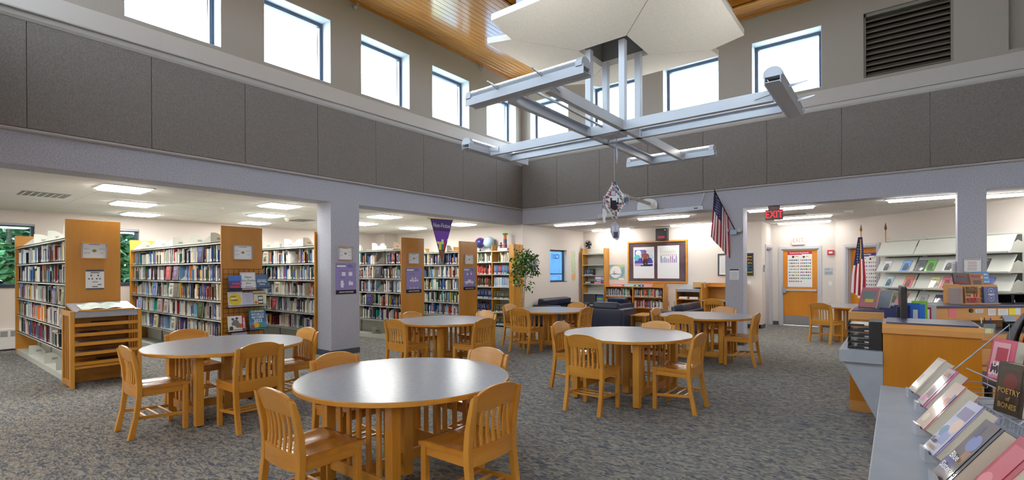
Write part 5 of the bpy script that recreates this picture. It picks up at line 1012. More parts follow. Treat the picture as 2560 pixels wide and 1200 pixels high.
# ================= CORRIDOR AND DOORS =================
FRAMEW = plain('door_frame_grey', rgb(196, 196, 202), .45)
def door_frame(o, w, h, d0=-.02, d1=.2):
    for s in (-1, 1): MB().box(s * (w / 2 - .0), s * (w / 2 + .07), d0, .012, 0, h + .07).build('casing', FRAMEW, o, .003); MB().box(s * w / 2, s * (w / 2 - .03), .0, d1, 0, h).build('jamb', FRAMEW, o)
    MB().box(-w / 2, w / 2, d0, .012, h, h + .07).build('casing', FRAMEW, o, .003); MB().box(-w / 2, w / 2, 0, d1, h - .03, h).build('jamb', FRAMEW, o)
d1 = struct(empty('door_1', (5.85, 4.55, 0), 0)); door_frame(d1, .86, 2.06); MB().box(-.4, .4, .03, .075, .01, 2.03).build('leaf', DOORW, d1, .002); MB().box(-.4, .4, .026, .031, .01, .26).build('kick_plate', CHROME, d1); MB().box(-.36, .39, -.04, -.0, .93, .985).build('push_bar', plain('push_bar_metal', rgb(196, 192, 186), .35, .4), d1, .006); MB().box(-.4, -.32, -.05, .03, .87, 1.04).build('latch_case', CHROME, d1, .008); MB().box(.34, .39, -.03, .03, .93, .985).build('bracket', CHROME, d1)
rng = random.Random(31)
def award(loc, rz, w, h, head, label, title, cols, rows):
    o = card('award_poster', loc, rz, w, h, .002, PAPER, label, 'poster'); pr = [(-w / 2, h - .07, w / 2, h, head), (-w / 2, h - .085, w * .1, h - .07, head)]
    pr += [(-.18, h - .17, -.13, h - .11, rgb(70, 70, 60)), (-.11, h - .14, -.03, h - .12, rgb(214, 180, 80)), (.07, h - .17, .12, h - .12, rgb(90, 60, 60)), (.14, h - .14, .2, h - .12, rgb(214, 180, 80))]; prints(o, pr, 'heading')
    m = MB()
    for j in range(rows):
        for i in range(cols):
            if j == rows - 1 and i > cols / 2: continue
            x = -w / 2 + .03 + (w - .06) * (i + .5) / cols + (.01 if i >= cols / 2 else -.01); z = h - .23 - j * (h - .3) / rows; m.rect(x - .014, z - .018, x + .014, z + .018, -.002, rgb(rng.randint(40, 220), rng.randint(40, 200), rng.randint(40, 200)))
    m.build('thumbnails', PRINT, o)['kind'] = 'stuff'; text(o, title, .045, -.02, h - .035, -.004, INKW, bold=.0012, sx=.9); return o
award((5.845, 4.578, 1.04), 0, .57, .95, rgb(186, 36, 60), 'tall white poster with a red heading on the closed wooden door', 'Coretta Scott King Awards', 12, 8)
ex = empty('wall_exit_sign', (5.82, 4.55, 2.17), 0, 'pale exit sign with orange letters above the wooden door', 'exit sign'); MB().box(-.15, .15, -.05, 0, 0, .22).build('case', WHITE, ex, .006); text(ex, 'EXIT', .17, 0, .115, -.053, ORANGE_INK, sx=.75)
al = empty('fire_alarm', (6.55, 4.55, 1.89), 0, 'red fire alarm sounder on the corridor wall', 'alarm'); MB().box(-.075, .075, -.04, 0, 0, .12).build('body', plain('alarm_red', rgb(190, 44, 56), .4), al, .006); MB().box(-.04, .04, -.045, -.04, .03, .08).build('strobe', WHITE, al)
rs = card('room_plaque', (6.5, 4.545, 1.36), 0, .2, .19, .004, plain('plaque_grey', rgb(186, 196, 204), .45), 'pale grey room plaque on the corridor wall', 'sign', [(-.08, .02, .08, .09, rgb(160, 168, 176))]); text(rs, 'C206', .045, -.03, .15, -.003, INK)
d2 = struct(empty('door_2', (diag(.86)[0], diag(.86)[1], 0), DGA)); door_frame(d2, .88, 2.06); MB().box(-.41, .41, .12, .165, .01, 2.03).build('leaf', DOORW, d2, .002); MB().tube([(.33, .1, .95), (.33, .06, .95), (.25, .06, .95)], .01, 8).build('handle', CHROME, d2)
q = diag(.9, -.118); award((q[0], q[1], .8), DGA, .56, 1.1, rgb(72, 56, 150), 'tall white poster with a purple heading on the right wooden door', 'Caldecott Medal', 9, 9)
d3 = struct(empty('door_3', (5.18, 4.11, 0), R(90))); door_frame(d3, .78, 2.1); MB().box(-.36, .36, .06, .1, .01, 2.07).build('leaf', plain('grey_door', rgb(196, 190, 190), .5), d3); MB().sphere((-.28, .03, .92), .03, 10, 8).build('knob', CHROME, d3)
th = empty('wall_phone', (5.18, 3.47, 1.46), R(90), 'narrow grey wall control beside the corridor corner', 'wall control'); MB().box(-.035, .035, -.03, 0, 0, .17).build('body', GREYM, th, .004); MB().box(-.02, .02, -.033, -.029, .02, .07).build('keys', WHITE, th)
xr = empty('ceiling_exit_sign', (6.02, .1, 2.47), R(10), 'red glowing exit sign hung under the ceiling beside the flag column', 'exit sign'); MB().box(-.155, .155, -.02, .02, 0, .2).build('case', plain('sign_grey_case', rgb(120, 96, 92), .5), xr, .004); text(xr, 'EXIT', .19, 0, .1, -.023, EXITR, bold=.001, sx=.78); MB().box(-.1, .1, -.02, .02, .2, .275).build('canopy', plain('sign_canopy', rgb(130, 104, 104), .5), xr)
# flags on stands by the magazine shelf
for i, (s, off, lb) in enumerate([(1.3, .42, 'drooping striped flag on a gold-topped pole beside the magazine shelves'), (1.72, .2, 'second flagpole tip with a dark finial behind the magazine shelves')]):
    q = diag(s, off); f_ = empty('floor_flag', q, DGA, lb, 'flag'); MB().lathe([(.14, 0), (.14, .03), (.03, .06)], 18).build('base', INKG, f_); MB().tube([(0, 0, .05), (0, 0, 2.4)], .012, 8).build('pole', MAPLE, f_); MB().lathe([(.012, 2.38), (.028, 2.42), (.02, 2.46), (.001, 2.55)], 10).build('finial', plain('antique_gold', rgb(150, 110, 60), .4, .5) if i == 0 else plain('dark_finial', rgb(110, 66, 50), .4), f_)
    if i: continue
    m = MB(); nx, nz = 10, 22
    def cl2(u, v): z = 2.25 - 1.35 * u; w_ = .05 + .11 * min(1, u * 1.5); return ((v - .5) * w_ * 2 - .06 * u, -.02 - .035 * math.cos(v * 15) * (.3 + u), z - .12 * (v - .5) * u)
    for a in range(nx):
        for b in range(nz):
            v0, v1, u0, u1 = a / nx, (a + 1) / nx, b / nz, (b + 1) / nz; m.col = nvy if u0 < .5 - .02 * a else (red if a % 2 else wht); m._add([cl2(u0, v0), cl2(u0, v1), cl2(u1, v1), cl2(u1, v0)], [(3, 2, 1, 0)])
    m.build('cloth', PRINT, f_); m = MB(); m.col = wht
    for a in range(4):
        for b in range(8): q2 = cl2(.12 + b * .045, (a + .8) / 5 + .05 * (b % 2)); m._add([(q2[0] - .01, q2[1] - .012, q2[2]), (q2[0] + .01, q2[1] - .012, q2[2]), (q2[0], q2[1] - .012, q2[2] + .018)], [(0, 1, 2)])
    m.build('stars', PRINT, f_)['kind'] = 'stuff'; m = MB(); m.tube([(.02, -.03, 2.2), (.04, -.04, 1.9), (.03, -.05, 1.75)], .012, 6); m.build('tassel', INKG, f_)
# magazine shelving on the diagonal wall
q = diag(0, 0); mg = empty('magazine_shelving', (q[0], q[1], 0), DGA, 'white metal magazine shelving with slanted display shelves along the diagonal wall', 'shelving')
ZS = [1.80, 1.45, 1.115, .76, .42]; S0, S1, S2, S3 = 1.72, 2.6, 3.45, 4.36
for a, b in ((S0, S1), (S1, S2), (S2, S3)):
    for k, z in enumerate(ZS):
        m = MB(); m.prism([(-.46, z), (-.455, z), (-.30, z + .30), (-.305, z + .30)], 'x', a + .015, b - .015); m.build('display_plate', SHELFM, mg)
        m = MB(); m.box(a + .005, b - .005, -.5, -.44, z - .025, z); m.box(a + .005, b - .005, -.5, -.494, z - .025, z + .012); m.build('lip', SHELFM, mg)
        m = MB(); m.prism([(-.46, z - .02), (-.18, z - .02), (-.18, z + .15), (-.3, z + .2), (-.4, z + .14)], 'x', b - .012, b - .006); m.build('end_plate', SHELFM, mg)
for x in (S0, S1, S2, S3): MB().box(x - .02, x + .03, -.2, -.13, 0, 2.2).build('upright', SHELFM, mg)
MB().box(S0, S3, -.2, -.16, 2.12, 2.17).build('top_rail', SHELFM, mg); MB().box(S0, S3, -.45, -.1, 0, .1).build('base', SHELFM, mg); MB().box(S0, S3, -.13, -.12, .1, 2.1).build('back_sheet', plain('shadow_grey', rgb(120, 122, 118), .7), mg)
tl = math.degrees(math.atan2(.155, .30)); MG = [(1.95, 1, (200, 204, 214), 'pale cover with a dark hooded figure'), (2.4, 1, (120, 160, 214), 'sky blue cover'), (2.72, 1, (96, 100, 104), 'dark grey cover'), (2.93, 1, (110, 170, 90), 'green cover'), (3.28, 1, (226, 226, 230), 'white cover with a dark group photo'),
      (2.0, 2, (170, 196, 206), 'pale blue cover with a face in profile'), (2.45, 2, (206, 120, 100), 'red collage cover'), (3.0, 2, (214, 200, 150), 'cream cover with a standing group'), (3.24, 2, (214, 120, 130), 'pink lettered cover'), (1.9, 3, (90, 120, 190), 'blue portrait cover'), (2.12, 3, (120, 130, 90), 'olive portrait cover'), (2.32, 3, (200, 90, 80), 'red comic cover'),
      (2.75, 3, (150, 150, 150), 'grey cover with a red figure'), (3.08, 3, (70, 66, 90), 'dark group portrait cover'), (3.38, 3, (90, 190, 206), 'turquoise comic cover'), (3.88, 1, (80, 80, 84), 'dark cover with a yellow heading'), (3.95, 2, (120, 130, 190), 'blue-violet cover')]
RWN = ['top', 'second', 'third', 'fourth']
for i, (s, k, c, lb) in enumerate(MG):
    z = ZS[k]; q = diag(s, .468); o = card('magazine', (q[0], q[1], z + .004), DGA, .2, .265, .006, OBJC, 'magazine, %s, on the %s slanted shelf' % (lb, RWN[k]), 'magazine', None, 'magazines on the slanted shelves', tilt=tl); o.color = rgb(*c); rr = random.Random(i)
    d = lambda f_: rgb(*[max(0, min(255, q_ * f_)) for q_ in c]); prints(o, [(-.085, .21, .085, .25, d(1.25)), (-.05, .03, .06, .15, d(.45)), (.0, .15, .045, d(.6)), (-.08, .02, -.055, .19, d(1.15)), (.055, .06, .085, .12, rgb(rr.randint(80, 230), rr.randint(60, 200), rr.randint(60, 200)))], 'cover_art', GLOSSP)
    if i == 15: text(o, 'maine', .06, -.01, .232, -.006, INKY, bold=.001)
# ================= SERVICE DESK =================
DBAND = wood('desk_band', rgb(190, 130, 66), rgb(206, 150, 84), 'x', .35, 3)
sd = empty('service_desk', (0, 0, 0), 0, 'wood and grey laminate service desk at the right', 'desk')
MB().box(7.80, 8.385, -5.56, -5.02, 0, .985).build('front_panel', DESKW, sd, .003)
m = MB(); m.prism([(-5.575, .985), (-5.575, 1.03), (-5.555, 1.06), (-5.54, 1.062), (-5.02, 1.062), (-5.02, .985)], 'x', 7.795, 8.392); m.build('top_band', DBAND, sd, .003)
MB().box(7.82, 8.37, -5.535, -5.04, 1.062, 1.074).build('top_inlay', NAVYL, sd, .002)
MB().box(7.785, 7.815, -5.02, -4.2, 0, 1.02).build('side_panel', DESKW, sd)
MB().box(7.505, 7.80, -5.6, -4.22, .73, .832).build('side_ledge', LAMIN2, sd, .004)
m = MB(); m.prism([(7.53, .73), (7.80, .73), (7.80, .2), (7.762, .26)], 'y', -5.57, -4.25); m.build('ledge_bracket', LAMIN2, sd, .002)
MB().box(7.49, 7.83, -4.2, -3.55, .1, .97).build('front_panel', DESKW, sd, .003); MB().box(7.488, 7.832, -4.203, -3.55, 0, .11).build('plinth', DBAND, sd); MB().box(7.48, 7.84, -4.21, -3.5, .97, 1.055).build('top_band', DBAND, sd, .008); MB().box(7.51, 7.82, -4.17, -3.55, 1.055, 1.066).build('top_inlay', NAVYL, sd)
EA = math.atan2(.652, .758); ED = empty('angled_counter', (8.18, -3.23, 0), EA, 'angled maple counter with a navy top behind the service desk', 'counter')   # local x along, -y toward the staff side
MB().box(-.35, 2.6, 0, .03, .93, 1.058).build('front_rail', DBAND, ED, .004); MB().box(-.35, 2.6, -.02, .02, .915, .932).build('moulding', DBAND, ED, .003); MB().box(-.36, 2.62, -.015, .55, 1.058, 1.085).build('counter_top', NAVYL, ED, .005); MB().box(-.35, 2.6, .3, .33, 0, .93).build('back_panel', DESKW, ED); MB().box(-.35, 2.6, .5, .53, 0, 1.058).build('outer_panel', DESKW, ED)
MB().box(.1, 2.6, -.33, .3, .765, .80).build('work_surface', LAMIN, ED); MB().box(.1, 2.6, -.345, -.33, .735, .80).build('edge_strip', DBAND, ED); MB().box(.1, 2.6, -.33, -.3, .66, .735).build('apron', DESKW, ED)
for z in (.08, .28, .47): MB().box(.12, .5, -.34, -.32, z, z + .17).build('drawer', DBAND, ED, .004)
MB().box(.12, .5, -.32, .2, .05, .66).build('pedestal', DESKW, ED)
MB().box(-.36, -.33, -.05, .5, 0, .93).build('end_panel', DESKW, ED)
def ep(s, off, z): return (8.18 + .758 * s - .652 * off, -3.23 + .652 * s + .758 * off, z)    # off>0 behind the rail
for i, (s, z, w, h, c, lb) in enumerate([(.275, .957, .09, .092, (226, 110, 130), 'pink paper note on the counter rail'), (.595, 1.0, .09, .042, (232, 232, 232), 'small white label beside the round dark grommet'), (.745, .971, .09, .074, (226, 226, 228), 'white printed card on the counter rail, left of the wider card'), (.88, .97, .12, .074, (228, 228, 230), 'wide white printed card on the counter rail'), (.99, .974, .08, .074, (226, 214, 40), 'yellow paper note on the counter rail'), (1.06, .973, .06, .078, (206, 214, 226), 'pale blue paper note at the right end of the counter rail')]):
    q = ep(s, -.003, z); o = card('paper_note', q, EA, w, h, .002, OBJC, lb, 'note', None, 'notes stuck to the counter rail'); o.color = rgb(*c)
    if 0 < i < 4: prints(o, [(-w * .4, h * .2 * k, w * .4, h * .2 * k + .004, rgb(150, 152, 160)) for k in (1, 2, 3, 4)], 'printing')
q = ep(.495, -.003, 1.026); o = empty('cable_grommet', q, EA, 'round dark grommet in the counter rail', 'grommet'); MB().tube([(0, -.006, 0), (0, .002, 0)], .024, 18).build('ring', BLACK, o); MB().tube([(0, -.009, 0), (0, -.005, 0)], .014, 14).build('cap', plain('dark_brass', rgb(60, 56, 50), .4), o)
# slat display with books on the counter
q = ep(.79, .2, 1.085); ds = empty('slat_display', q, EA, 'small wooden slat stand holding books on the angled counter', 'book display')
for k in range(4): MB().box(-.24, .24, .0, .018, .02 + k * .055, .062 + k * .055).build('slat', DBAND, ds, .002)
for x in (-.24, .215): MB().box(x, x + .025, .018, .2, 0, .235).build('side', DBAND, ds, .002)
MB().box(-.24, .24, -.04, .2, 0, .014).build('base', DBAND, ds); MB().box(-.2, .24, .1, .2, .19, .205).build('shelf', DBAND, ds)
gd = 'books on the counter display'
def cb(s, off, z, w, h, t, tilt, col, label, pr=None, tx=()): return dbook(ep(s, off, z), EA, tilt, w, h, t, col, label, gd, pr, tx)
cb(.685, .165, 1.1, .175, .19, .025, 3, (176, 120, 50), 'golden book with big dark lettering on the slat stand', [(-.0875, 0, .0875, .06, rgb(130, 60, 30)), (.02, .06, .0875, .11, rgb(196, 110, 40))], [('RUTH', .055, -.005, .17, INK, 1, .0015), ('WARE', .055, -.005, .128, INK, 1, .0015), ('THE', .032, -.05, .087, INK), ('IT', .06, .045, .09, INKR, 1, .002), ('GIRL', .06, 0, .035, INKR, 1, .002)])
cb(.92, .165, 1.1, .175, .19, .025, 3, (44, 66, 130), 'dark blue book with two ringed emblems on the slat stand', [(0, .14, .036, rgb(150, 176, 214)), (0, .14, .03, rgb(44, 66, 130)), (0, .055, .036, rgb(150, 176, 214)), (0, .055, .03, rgb(44, 66, 130)), (-.012, .13, .012, .148, rgb(150, 176, 214)), (-.012, .047, .012, .063, rgb(150, 176, 214))], [('MINDSET', .02, 0, .098, INKW)])
cb(.725, .33, 1.295, .175, .165, .02, 12, (44, 36, 52), 'dark book with pink script on the top step of the slat stand', None, [('Finlay', .034, 0, .12, INKR), ('Donovan', .034, 0, .045, INKR)])
cb(.925, .33, 1.295, .175, .158, .03, 10, (140, 96, 70), 'brown book with red script and a gold seal on the slat stand', [(-.05, .02, .05, .07, rgb(70, 50, 46)), (.065, .11, .02, rgb(210, 160, 60))], [('Red Lily', .036, 0, .12, INKR)])
cb(1.03, .37, 1.295, .19, .17, .01, 8, (40, 130, 206), 'bright blue leaflet behind the brown book on the counter', [(-.09, .0, .09, .03, rgb(30, 80, 170))], [('after', .03, .05, .14, INKW), ('over', .03, .05, .1, INKW), ('about', .03, .05, .05, INKW)])
for i, (s, c, lb) in enumerate([(.53, (150, 130, 124), 'grey-brown book standing spine out left of the slat stand, left one'), (.575, (170, 150, 140), 'taupe book standing spine out left of the slat stand, middle one'), (.615, (140, 118, 112), 'brown book standing spine out beside the slat stand')]):
    o = MB().box(-.018, .018, 0, .14, 0, .19 + .008 * i).build('book', OBJC, None, .003, loc=ep(s - .03, .12 + .04 * i, 1.086), rz=EA); o.color = rgb(*c); tag(o, lb, 'book', gd); MB().box(-.014, .014, .004, .141, .004, .186 + .008 * i).build('page_block', CREAM, o)
for i, (s, lb) in enumerate([(1.12, 'black open cube organiser on the counter, left one'), (1.33, 'black open cube organiser on the counter, right one')]):
    o = empty('cube_organiser', ep(s, .2, 1.086), EA, lb, 'organiser'); m = MB(); m.box(-.1, .1, 0, .2, 0, .012); m.box(-.1, .1, 0, .2, .108, .12); m.box(-.1, -.09, 0, .2, 0, .12); m.box(.09, .1, 0, .2, 0, .12); m.box(-.1, .1, .19, .2, 0, .12); m.build('shell', BLACK, o); MB().box(-.085, -.02, .05, .1, .012, .04).build('contents', GREYM, o)
o = card('checklist_sign', (8.83, -.006, 1.45), 0, .22, .225, .004, PAPER, 'small framed checklist sign on the right column', 'sign', [(-.09, .19, .09, .205, rgb(206, 140, 150))] + [(-.06, .03 + k * .025, .05, .038 + k * .025, rgb(190, 110, 116) if k % 2 else rgb(150, 154, 166)) for k in range(6)], frame=.008, fw=.01, fmat=plain('sage_frame', rgb(130, 156, 144), .5))
o = card('hanging_flyer', (8.62, .03, 1.34), R(40), .09, .28, .002, PAPER, 'narrow printed flyer hanging on the left edge of the right column', 'flyer', [(-.035, .02 + k * .03, .035, .03 + k * .03, rgb(170, 172, 180)) for k in range(8)])
# things on the desk
lt = empty('letter_tray', (7.675, -5.5, .832), 0, 'five-tier black letter tray on the grey desk ledge', 'letter tray')
for k in range(5):
    z = .004 + k * .047; m = MB(); m.box(-.115, .115, 0, .33, z, z + .004); m.prism([(0, z), (.33, z), (.33, z + .035), (.05, z + .035), (.02, z + .012), (0, z + .012)], 'x', -.117, -.113); m.prism([(0, z), (.33, z), (.33, z + .035), (.05, z + .035), (.02, z + .012), (0, z + .012)], 'x', .113, .117); m.box(-.115, .0, -.002, .003, z, z + .018); m.build('tier', BLACK, lt); MB().box(-.105, .1, .01, .3, z + .005, z + .012).build('papers', PAPER, lt)
MB().box(.03, .12, -.006, .33, 0, .235).build('side_block', BLACK, lt, .004)
mo = empty('computer_monitor', (7.93, -4.85, .76), R(92), 'black computer monitor seen edge on behind the service desk', 'monitor'); MB().box(-.26, .26, -.02, .02, .26, .59).build('screen_housing', BLACK, mo, .01); MB().box(-.03, .03, .01, .04, .02, .4).build('neck', BLACK, mo); MB().box(-.12, .12, -.08, .1, 0, .02).build('foot', BLACK, mo); MB().box(-.245, .245, -.023, -.019, .275, .575).build('screen', plain('dark_screen', rgb(20, 24, 34), .15), mo)
MB().box(7.84, 8.38, -5.0, -4.3, .73, .76).build('inner_surface', LAMIN, sd)
FC = [((36, 40, 92), 'navy'), ((40, 40, 120), 'dark blue'), ((30, 110, 200), 'bright blue'), ((40, 120, 220), 'sky blue'), ((130, 190, 40), 'lime green'), ((150, 36, 66), 'crimson'), ((176, 176, 180), 'light grey')]
for i, (c, nm) in enumerate(FC):
    x = [7.87, 7.93, 8.0, 8.04, 8.06, 8.09, 8.13][i]; o = card('file_folder', (x, -4.62 + .03 * i, .76), R(6 * i - 14), .12 if i else .16, [.37, .4, .42, .41, .44, .38, .4][i], .012, OBJC, '%s folder standing in the row behind the monitor' % nm, 'folder', [(.01, .2, .045, .36, rgb(232, 232, 236))] if i in (2, 5) else None, 'folders behind the monitor'); o.color = rgb(*c)
eb = dbook((7.63, -3.95, 1.09), R(-20), 28, .17, .24, .035, (160, 96, 104), 'rose-coloured book on a clear easel at the desk end', None, [(-.06, .1, .06, .19, rgb(96, 110, 110)), (-.03, .06, .05, .1, rgb(190, 170, 60))])
e2 = empty('clear_easel', (7.66, -3.9, 1.066), R(-20), 'clear plastic easel under the rose-coloured book', 'easel'); m = MB(); m.bar((-.05, -.1, .01), (-.05, .09, .01), .006, .006); m.bar((-.05, .0, .01), (-.05, .11, .16), .006, .006); m.build('wire', CHROME, e2); m = MB(); m.bar((.05, -.1, .01), (.05, .09, .01), .006, .006); m.bar((.05, .0, .01), (.05, .11, .16), .006, .006); m.build('wire', CHROME, e2)
dbook((7.74, -3.75, 1.075), R(-20), 30, .17, .22, .03, (120, 130, 140), 'grey-blue book leaning behind the rose-coloured book')
pc_ = empty('pen_cup', ep(.56, -.1, .80), EA, 'clear square pen holder with pens on the staff desk', 'pen holder'); m = MB(); m.box(-.07, .07, -.05, .05, 0, .09); m.build('holder', plain('smoke_acrylic', rgb(110, 122, 126), .2), pc_, .004)
for i, (x, y, c) in enumerate([(-.04, .0, WHITE), (.02, .02, BLACK), (.05, -.02, INKB)]): MB().tube([(x, y, .02), (x + .015, y + .02, .15)], .005, 6).build('pen', c, pc_)
o = empty('note_pad', ep(.46, -.2, .80), EA, 'block of cream sticky notes on the staff desk', 'note pad'); MB().box(-.05, .02, -.04, .04, 0, .05).build('pad', plain('cream_pad', rgb(226, 216, 160), .7), o); MB().box(.022, .06, -.03, .04, 0, .045).build('pad', plain('tan_pad', rgb(206, 190, 140), .7), o)
ph = empty('desk_phone', ep(.95, -.12, .80), EA, 'black desk phone with a keypad and display', 'phone'); m = MB(); m.prism([(-.1, 0), (.1, 0), (.1, .1), (-.1, .03)], 'x', -.1, .12); m.build('body', BLACK, ph, .006)
m = MB(); m.T = Matrix.Translation((0, 0, .066)) @ Matrix.Rotation(math.atan2(.07, .2), 4, 'X')
for a in range(4):
    for b in range(4): m.box(-.06 + a * .03, -.04 + a * .03, -.08 + b * .025, -.065 + b * .025, 0, .006)
m.build('keys', GREYM, ph)['kind'] = 'stuff'; o = MB().box(-.07, .07, -.005, .005, 0, .08).build('display', plain('phone_display', rgb(120, 130, 150), .2), ph); o.location = (-.02, .08, .1); o.rotation_euler = (R(-30), 0, 0); MB().tube([(.1, -.09, .06), (.1, .09, .12)], .02, 8).build('handset', BLACK, ph)
oc = empty('office_chair', (8.57, -4.12, 0), R(78), 'grey upholstered office chair with a black back shell behind the desk', 'office chair')   # local faces +y
GREYF = mix_noise('grey_upholstery', rgb(92, 90, 90), rgb(112, 109, 108), 60, .9); pr_ = []
m = MB(); n = 10; vs = []; fs = []
for j in range(n + 1):
    v = j / n; z = .56 + .54 * v; hw = .21 * (1 - .25 * (2 * v - 1) ** 4) * (.8 if v in (0, 1) else 1); y = -.2 - .06 * v + .05 * math.sin(v * math.pi); th_ = .03 + .035 * math.sin(v * math.pi)
    vs += [(-hw, y, z), (0, y + th_, z), (hw, y, z), (0, y - .02, z)]
for j in range(n):
    a = j * 4
    for k in range(4): fs.append((a + k, a + (k + 1) % 4, a + 4 + (k + 1) % 4, a + 4 + k))
fs += [(3, 2, 1, 0), tuple(n * 4 + k for k in range(4))]
m._add(vs, fs); m.build('back_cushion', GREYF, oc, .008, True)
m = MB()
for j in range(n):
    v0, v1 = j / n, (j + 1) / n
    def pt(v, s): return (s * .2 * (1 - .3 * (2 * v - 1) ** 4), -.235 - .06 * v + .03 * math.sin(v * math.pi), .57 + .52 * v)
    m._add([pt(v0, -1), pt(v0, 1), pt(v1, 1), pt(v1, -1)] + [(q[0], q[1] - .03, q[2]) for q in (pt(v0, -1), pt(v0, 1), pt(v1, 1), pt(v1, -1))], [(0, 1, 2, 3), (7, 6, 5, 4), (0, 3, 7, 4), (1, 5, 6, 2)] + ([(0, 4, 5, 1)] if j == 0 else []) + ([(3, 2, 6, 7)] if j == n - 1 else []))
m.build('back_shell', BLACK, oc); MB().box(-.235, .235, -.2, .26, .42, .5).build('seat', GREYF, oc, .035, True, seg=3); MB().tube([(0, -.25, .46), (0, -.27, .75)], .03, 8).build('back_post', BLACK, oc); MB().tube([(0, 0, .1), (0, 0, .43)], .03, 10).build('gas_lift', BLACK, oc)
for k in range(5): t = k * 2 * math.pi / 5 + .3; MB().tube([(0, 0, .12), (.28 * math.cos(t), .28 * math.sin(t), .07)], [.03, .018], 8).build('base_spoke', BLACK, oc); MB().sphere((.28 * math.cos(t), .28 * math.sin(t), .03), .03, 10, 6).build('caster', BLACK, oc)
# ================= FOREGROUND COUNTER =================
fc = empty('display_counter', (7.806, -6.57, 0), 0, 'grey laminate counter with a row of new books, right foreground', 'counter'); ZC0 = .75
MB().box(0, 1.9, -2.9, 0, ZC0 - .035, ZC0).build('counter_top', LAMIN2, fc, .004); MB().box(.3, 1.9, -2.85, -.05, .08, ZC0 - .035).build('cabinet_body', DESKW, fc); MB().box(.34, 1.9, -2.8, -.1, 0, .08).build('toe_kick', BASEB, fc)
gf = 'new books in a row on the foreground counter'; RZB = R(-77); TB = 36
FB = [(7.955, -6.83, .125, .245, .045, (206, 194, 178), 'cream jacketed book farthest back in the foreground row', [(-.07, .02, .07, .23, rgb(226, 216, 200)), (-.07, .02, -.02, .12, rgb(196, 182, 164))], []),
      (7.985, -7.175, .12, .24, .05, (186, 60, 140), 'book with a magenta spine, second from the back in the foreground row', [(-.0775, 0, .05, .235, rgb(196, 180, 176)), (-.05, .05, .03, .15, rgb(120, 90, 110)), (-.06, .02, .0, .06, rgb(206, 110, 160))], [('L I B', .04, .0, .2, INKR)]),
      (7.97, -7.65, .125, .25, .055, (196, 120, 120), 'peach jacketed book with a flower on it, third in the foreground row', [(-.08, 0, .07, .25, rgb(216, 186, 170)), (-.03, .05, .03, rgb(230, 224, 190)), (.02, .15, .035, rgb(214, 120, 90)), (-.06, .1, -.0, .15, rgb(230, 206, 190)), (.04, .1, .07, .2, rgb(90, 110, 160))], []),
      (7.985, -8.03, .13, .25, .055, (150, 140, 196), 'lavender jacketed book with a pale portrait, fourth in the foreground row', [(-.08, 0, .075, .25, rgb(190, 190, 214)), (.02, .14, .045, rgb(230, 196, 176)), (-.04, .1, .035, rgb(110, 150, 190)), (-.06, .17, .06, .22, rgb(130, 120, 160)), (-.02, .05, .05, .1, rgb(150, 160, 206))], [('Sun', .04, -.03, .05, INK), ('mess', .04, -.01, .025, INKG)]),
      (8.0, -8.33, .13, .25, .05, (40, 46, 56), 'dark blue and brown jacketed book, fifth in the foreground row', [(-.08, 0, .06, .25, rgb(90, 76, 80)), (.0, .16, .045, rgb(120, 130, 190)), (-.04, .06, .05, rgb(60, 60, 130)), (.0, .08, .05, .13, rgb(150, 110, 70)), (-.06, .18, -.02, .23, rgb(70, 60, 90))], [('Blue', .045, -.02, .09, INKW), ('Sisters', .045, .0, .045, INKW)]),
      (8.06, -8.5, .13, .25, .05, (190, 56, 76), 'red jacketed book nearest the camera in the foreground row', [(-.06, .02, .05, .22, rgb(206, 90, 106)), (-.03, .08, .04, rgb(226, 130, 140))], [])]
for x, y, w, h, t, c, lb, pr, tx in FB:
    k_ = .76; pr = [tuple([q[0] * k_] + list(q[1:2]) + [q[2] * k_] + list(q[3:])) if len(q) == 5 else (q[0] * k_, q[1], q[2] * k_, q[3]) for q in pr]; tx = [(q[0], q[1] * .8, q[2] * k_) + tuple(q[3:]) for q in tx]
    dbook((x, y, ZC0 + .035), RZB, TB, w, h, t, c, lb, gf, pr, tx)
    e_ = empty('book_stand', (x, y, ZC0), RZB, 'small clear stand under the ' + lb.split(',')[0], 'book stand', 'clear stands under the foreground books'); m = MB(); m.prism([(-.02, 0), (.14, 0), (.14, .01), (.1, .16), (.095, .16), (.06, .03), (-.005, .03), (-.012, .05), (-.02, .05)], 'x', -.03, .03); m.build('bracket', plain('clear_acrylic', rgb(176, 180, 188), .15) if 'clear_acrylic' not in MATS else MATS['clear_acrylic'], e_)
wr_ = empty('wire_easel_rack', (8.33, -7.0, ZC0), RZB, 'grey wire display rack on the counter at the right edge', 'book rack')   # local x along the rack, front -y
def wires(nm, segs, r=.004):
    m = MB()
    for s in segs: m.tube(s, r, 6)
    return m.build(nm, GREYM, wr_)
wires('front_rail', [[(-.55, -.12, .06), (.5, -.12, .06), (.5, .1, .06), (-.55, .1, .06), (-.55, -.12, .06)]]); wires('rail', [[(-.55, .02, .14), (.5, .02, .14)]])
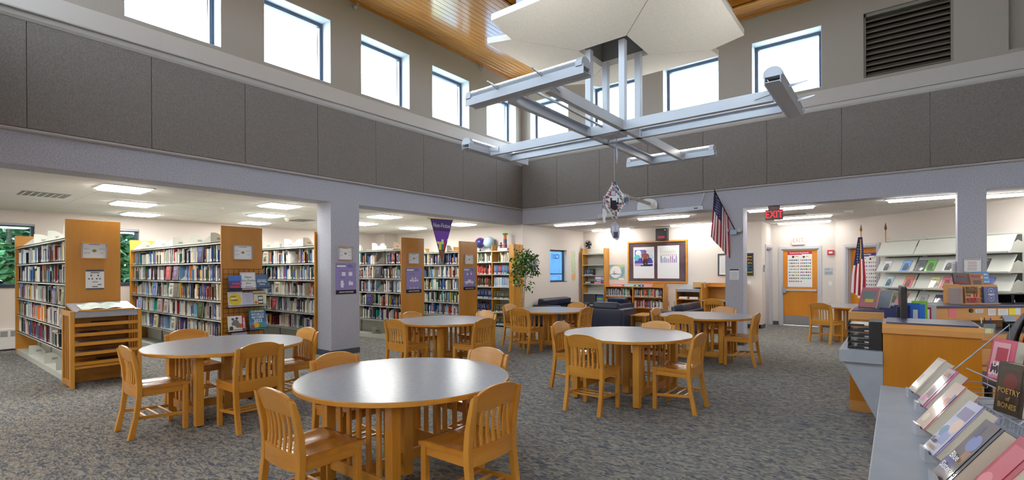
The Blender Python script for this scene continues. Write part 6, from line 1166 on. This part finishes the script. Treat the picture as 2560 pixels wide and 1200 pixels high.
for k, x in enumerate((-.5, .45)): wires('side_strut', [[(x, -.12, .0), (x, -.12, .06), (x, .2, .42), (x, .2, .0)]], .005)
m = MB()
for k in range(15): x = -.52 + k * .07; m.tube([(x, -.12, .06), (x, -.13, .02), (x + .035, -.13, .02), (x + .035, -.12, .06)], .003, 5)
for k in range(8): x = -.5 + k * .14; m.tube([(x, -.12, .02), (x, .1, .04), (x, .1, .2)], .003, 5)
m.build('basket_wires', GREYM, wr_)['kind'] = 'stuff'
dbook((8.31, -7.18, ZC0 + .04), R(-62), 7, .17, .25, .06, (66, 56, 46), 'dark brown jacketed book with gold lettering in the wire rack', None, [(-.07, .02, .06, .23, rgb(78, 66, 54)), (.0, .16, .04, rgb(120, 60, 50)), (-.06, .05, .04, .12, rgb(58, 48, 42))], [('POETRY', .036, 0, .11, INKG), ('of', .03, 0, .075, INKG), ('BONES', .036, 0, .04, INKG)])
dbook((8.34, -6.62, ZC0 + .1), R(-62), 10, .17, .25, .05, (196, 60, 96), 'pink and red jacketed book behind the brown one in the wire rack', None, [(-.07, .02, .05, .23, rgb(214, 150, 160)), (-.04, .12, .04, .2, rgb(170, 30, 60)), (-.06, .05, .0, .1, rgb(70, 40, 60)), (.03, .03, .08, .12, rgb(226, 200, 206))], [('LAST', .04, 0, .1, INKW), ('LAUGH', .04, 0, .05, INKW)])
dbook((8.5, -6.75, ZC0 + .06), R(-62), 8, .16, .25, .05, (60, 60, 70), 'dark book at the right edge in the wire rack')
# lettering to meshes
_dg = bpy.context.evaluated_depsgraph_get()
for o in [q for q in bpy.data.objects if q.type == 'FONT']:
    me = bpy.data.meshes.new_from_object(o.evaluated_get(_dg)); n = bpy.data.objects.new(o.name, me); SC.collection.objects.link(n)
    n.parent = o.parent; n.location = o.location; n.rotation_euler = o.rotation_euler; n.scale = o.scale; nm = o.name.split('.')[0]
    bpy.data.objects.remove(o); n.name = nm
for q in bpy.data.objects:
    if q.type == 'MESH' and len(q.name) > 3 and q.name[-4] == '.' and q.name.split('.')[0] in ('lettering', 'title', 'call_number', 'handwriting'): q['kind'] = 'stuff'
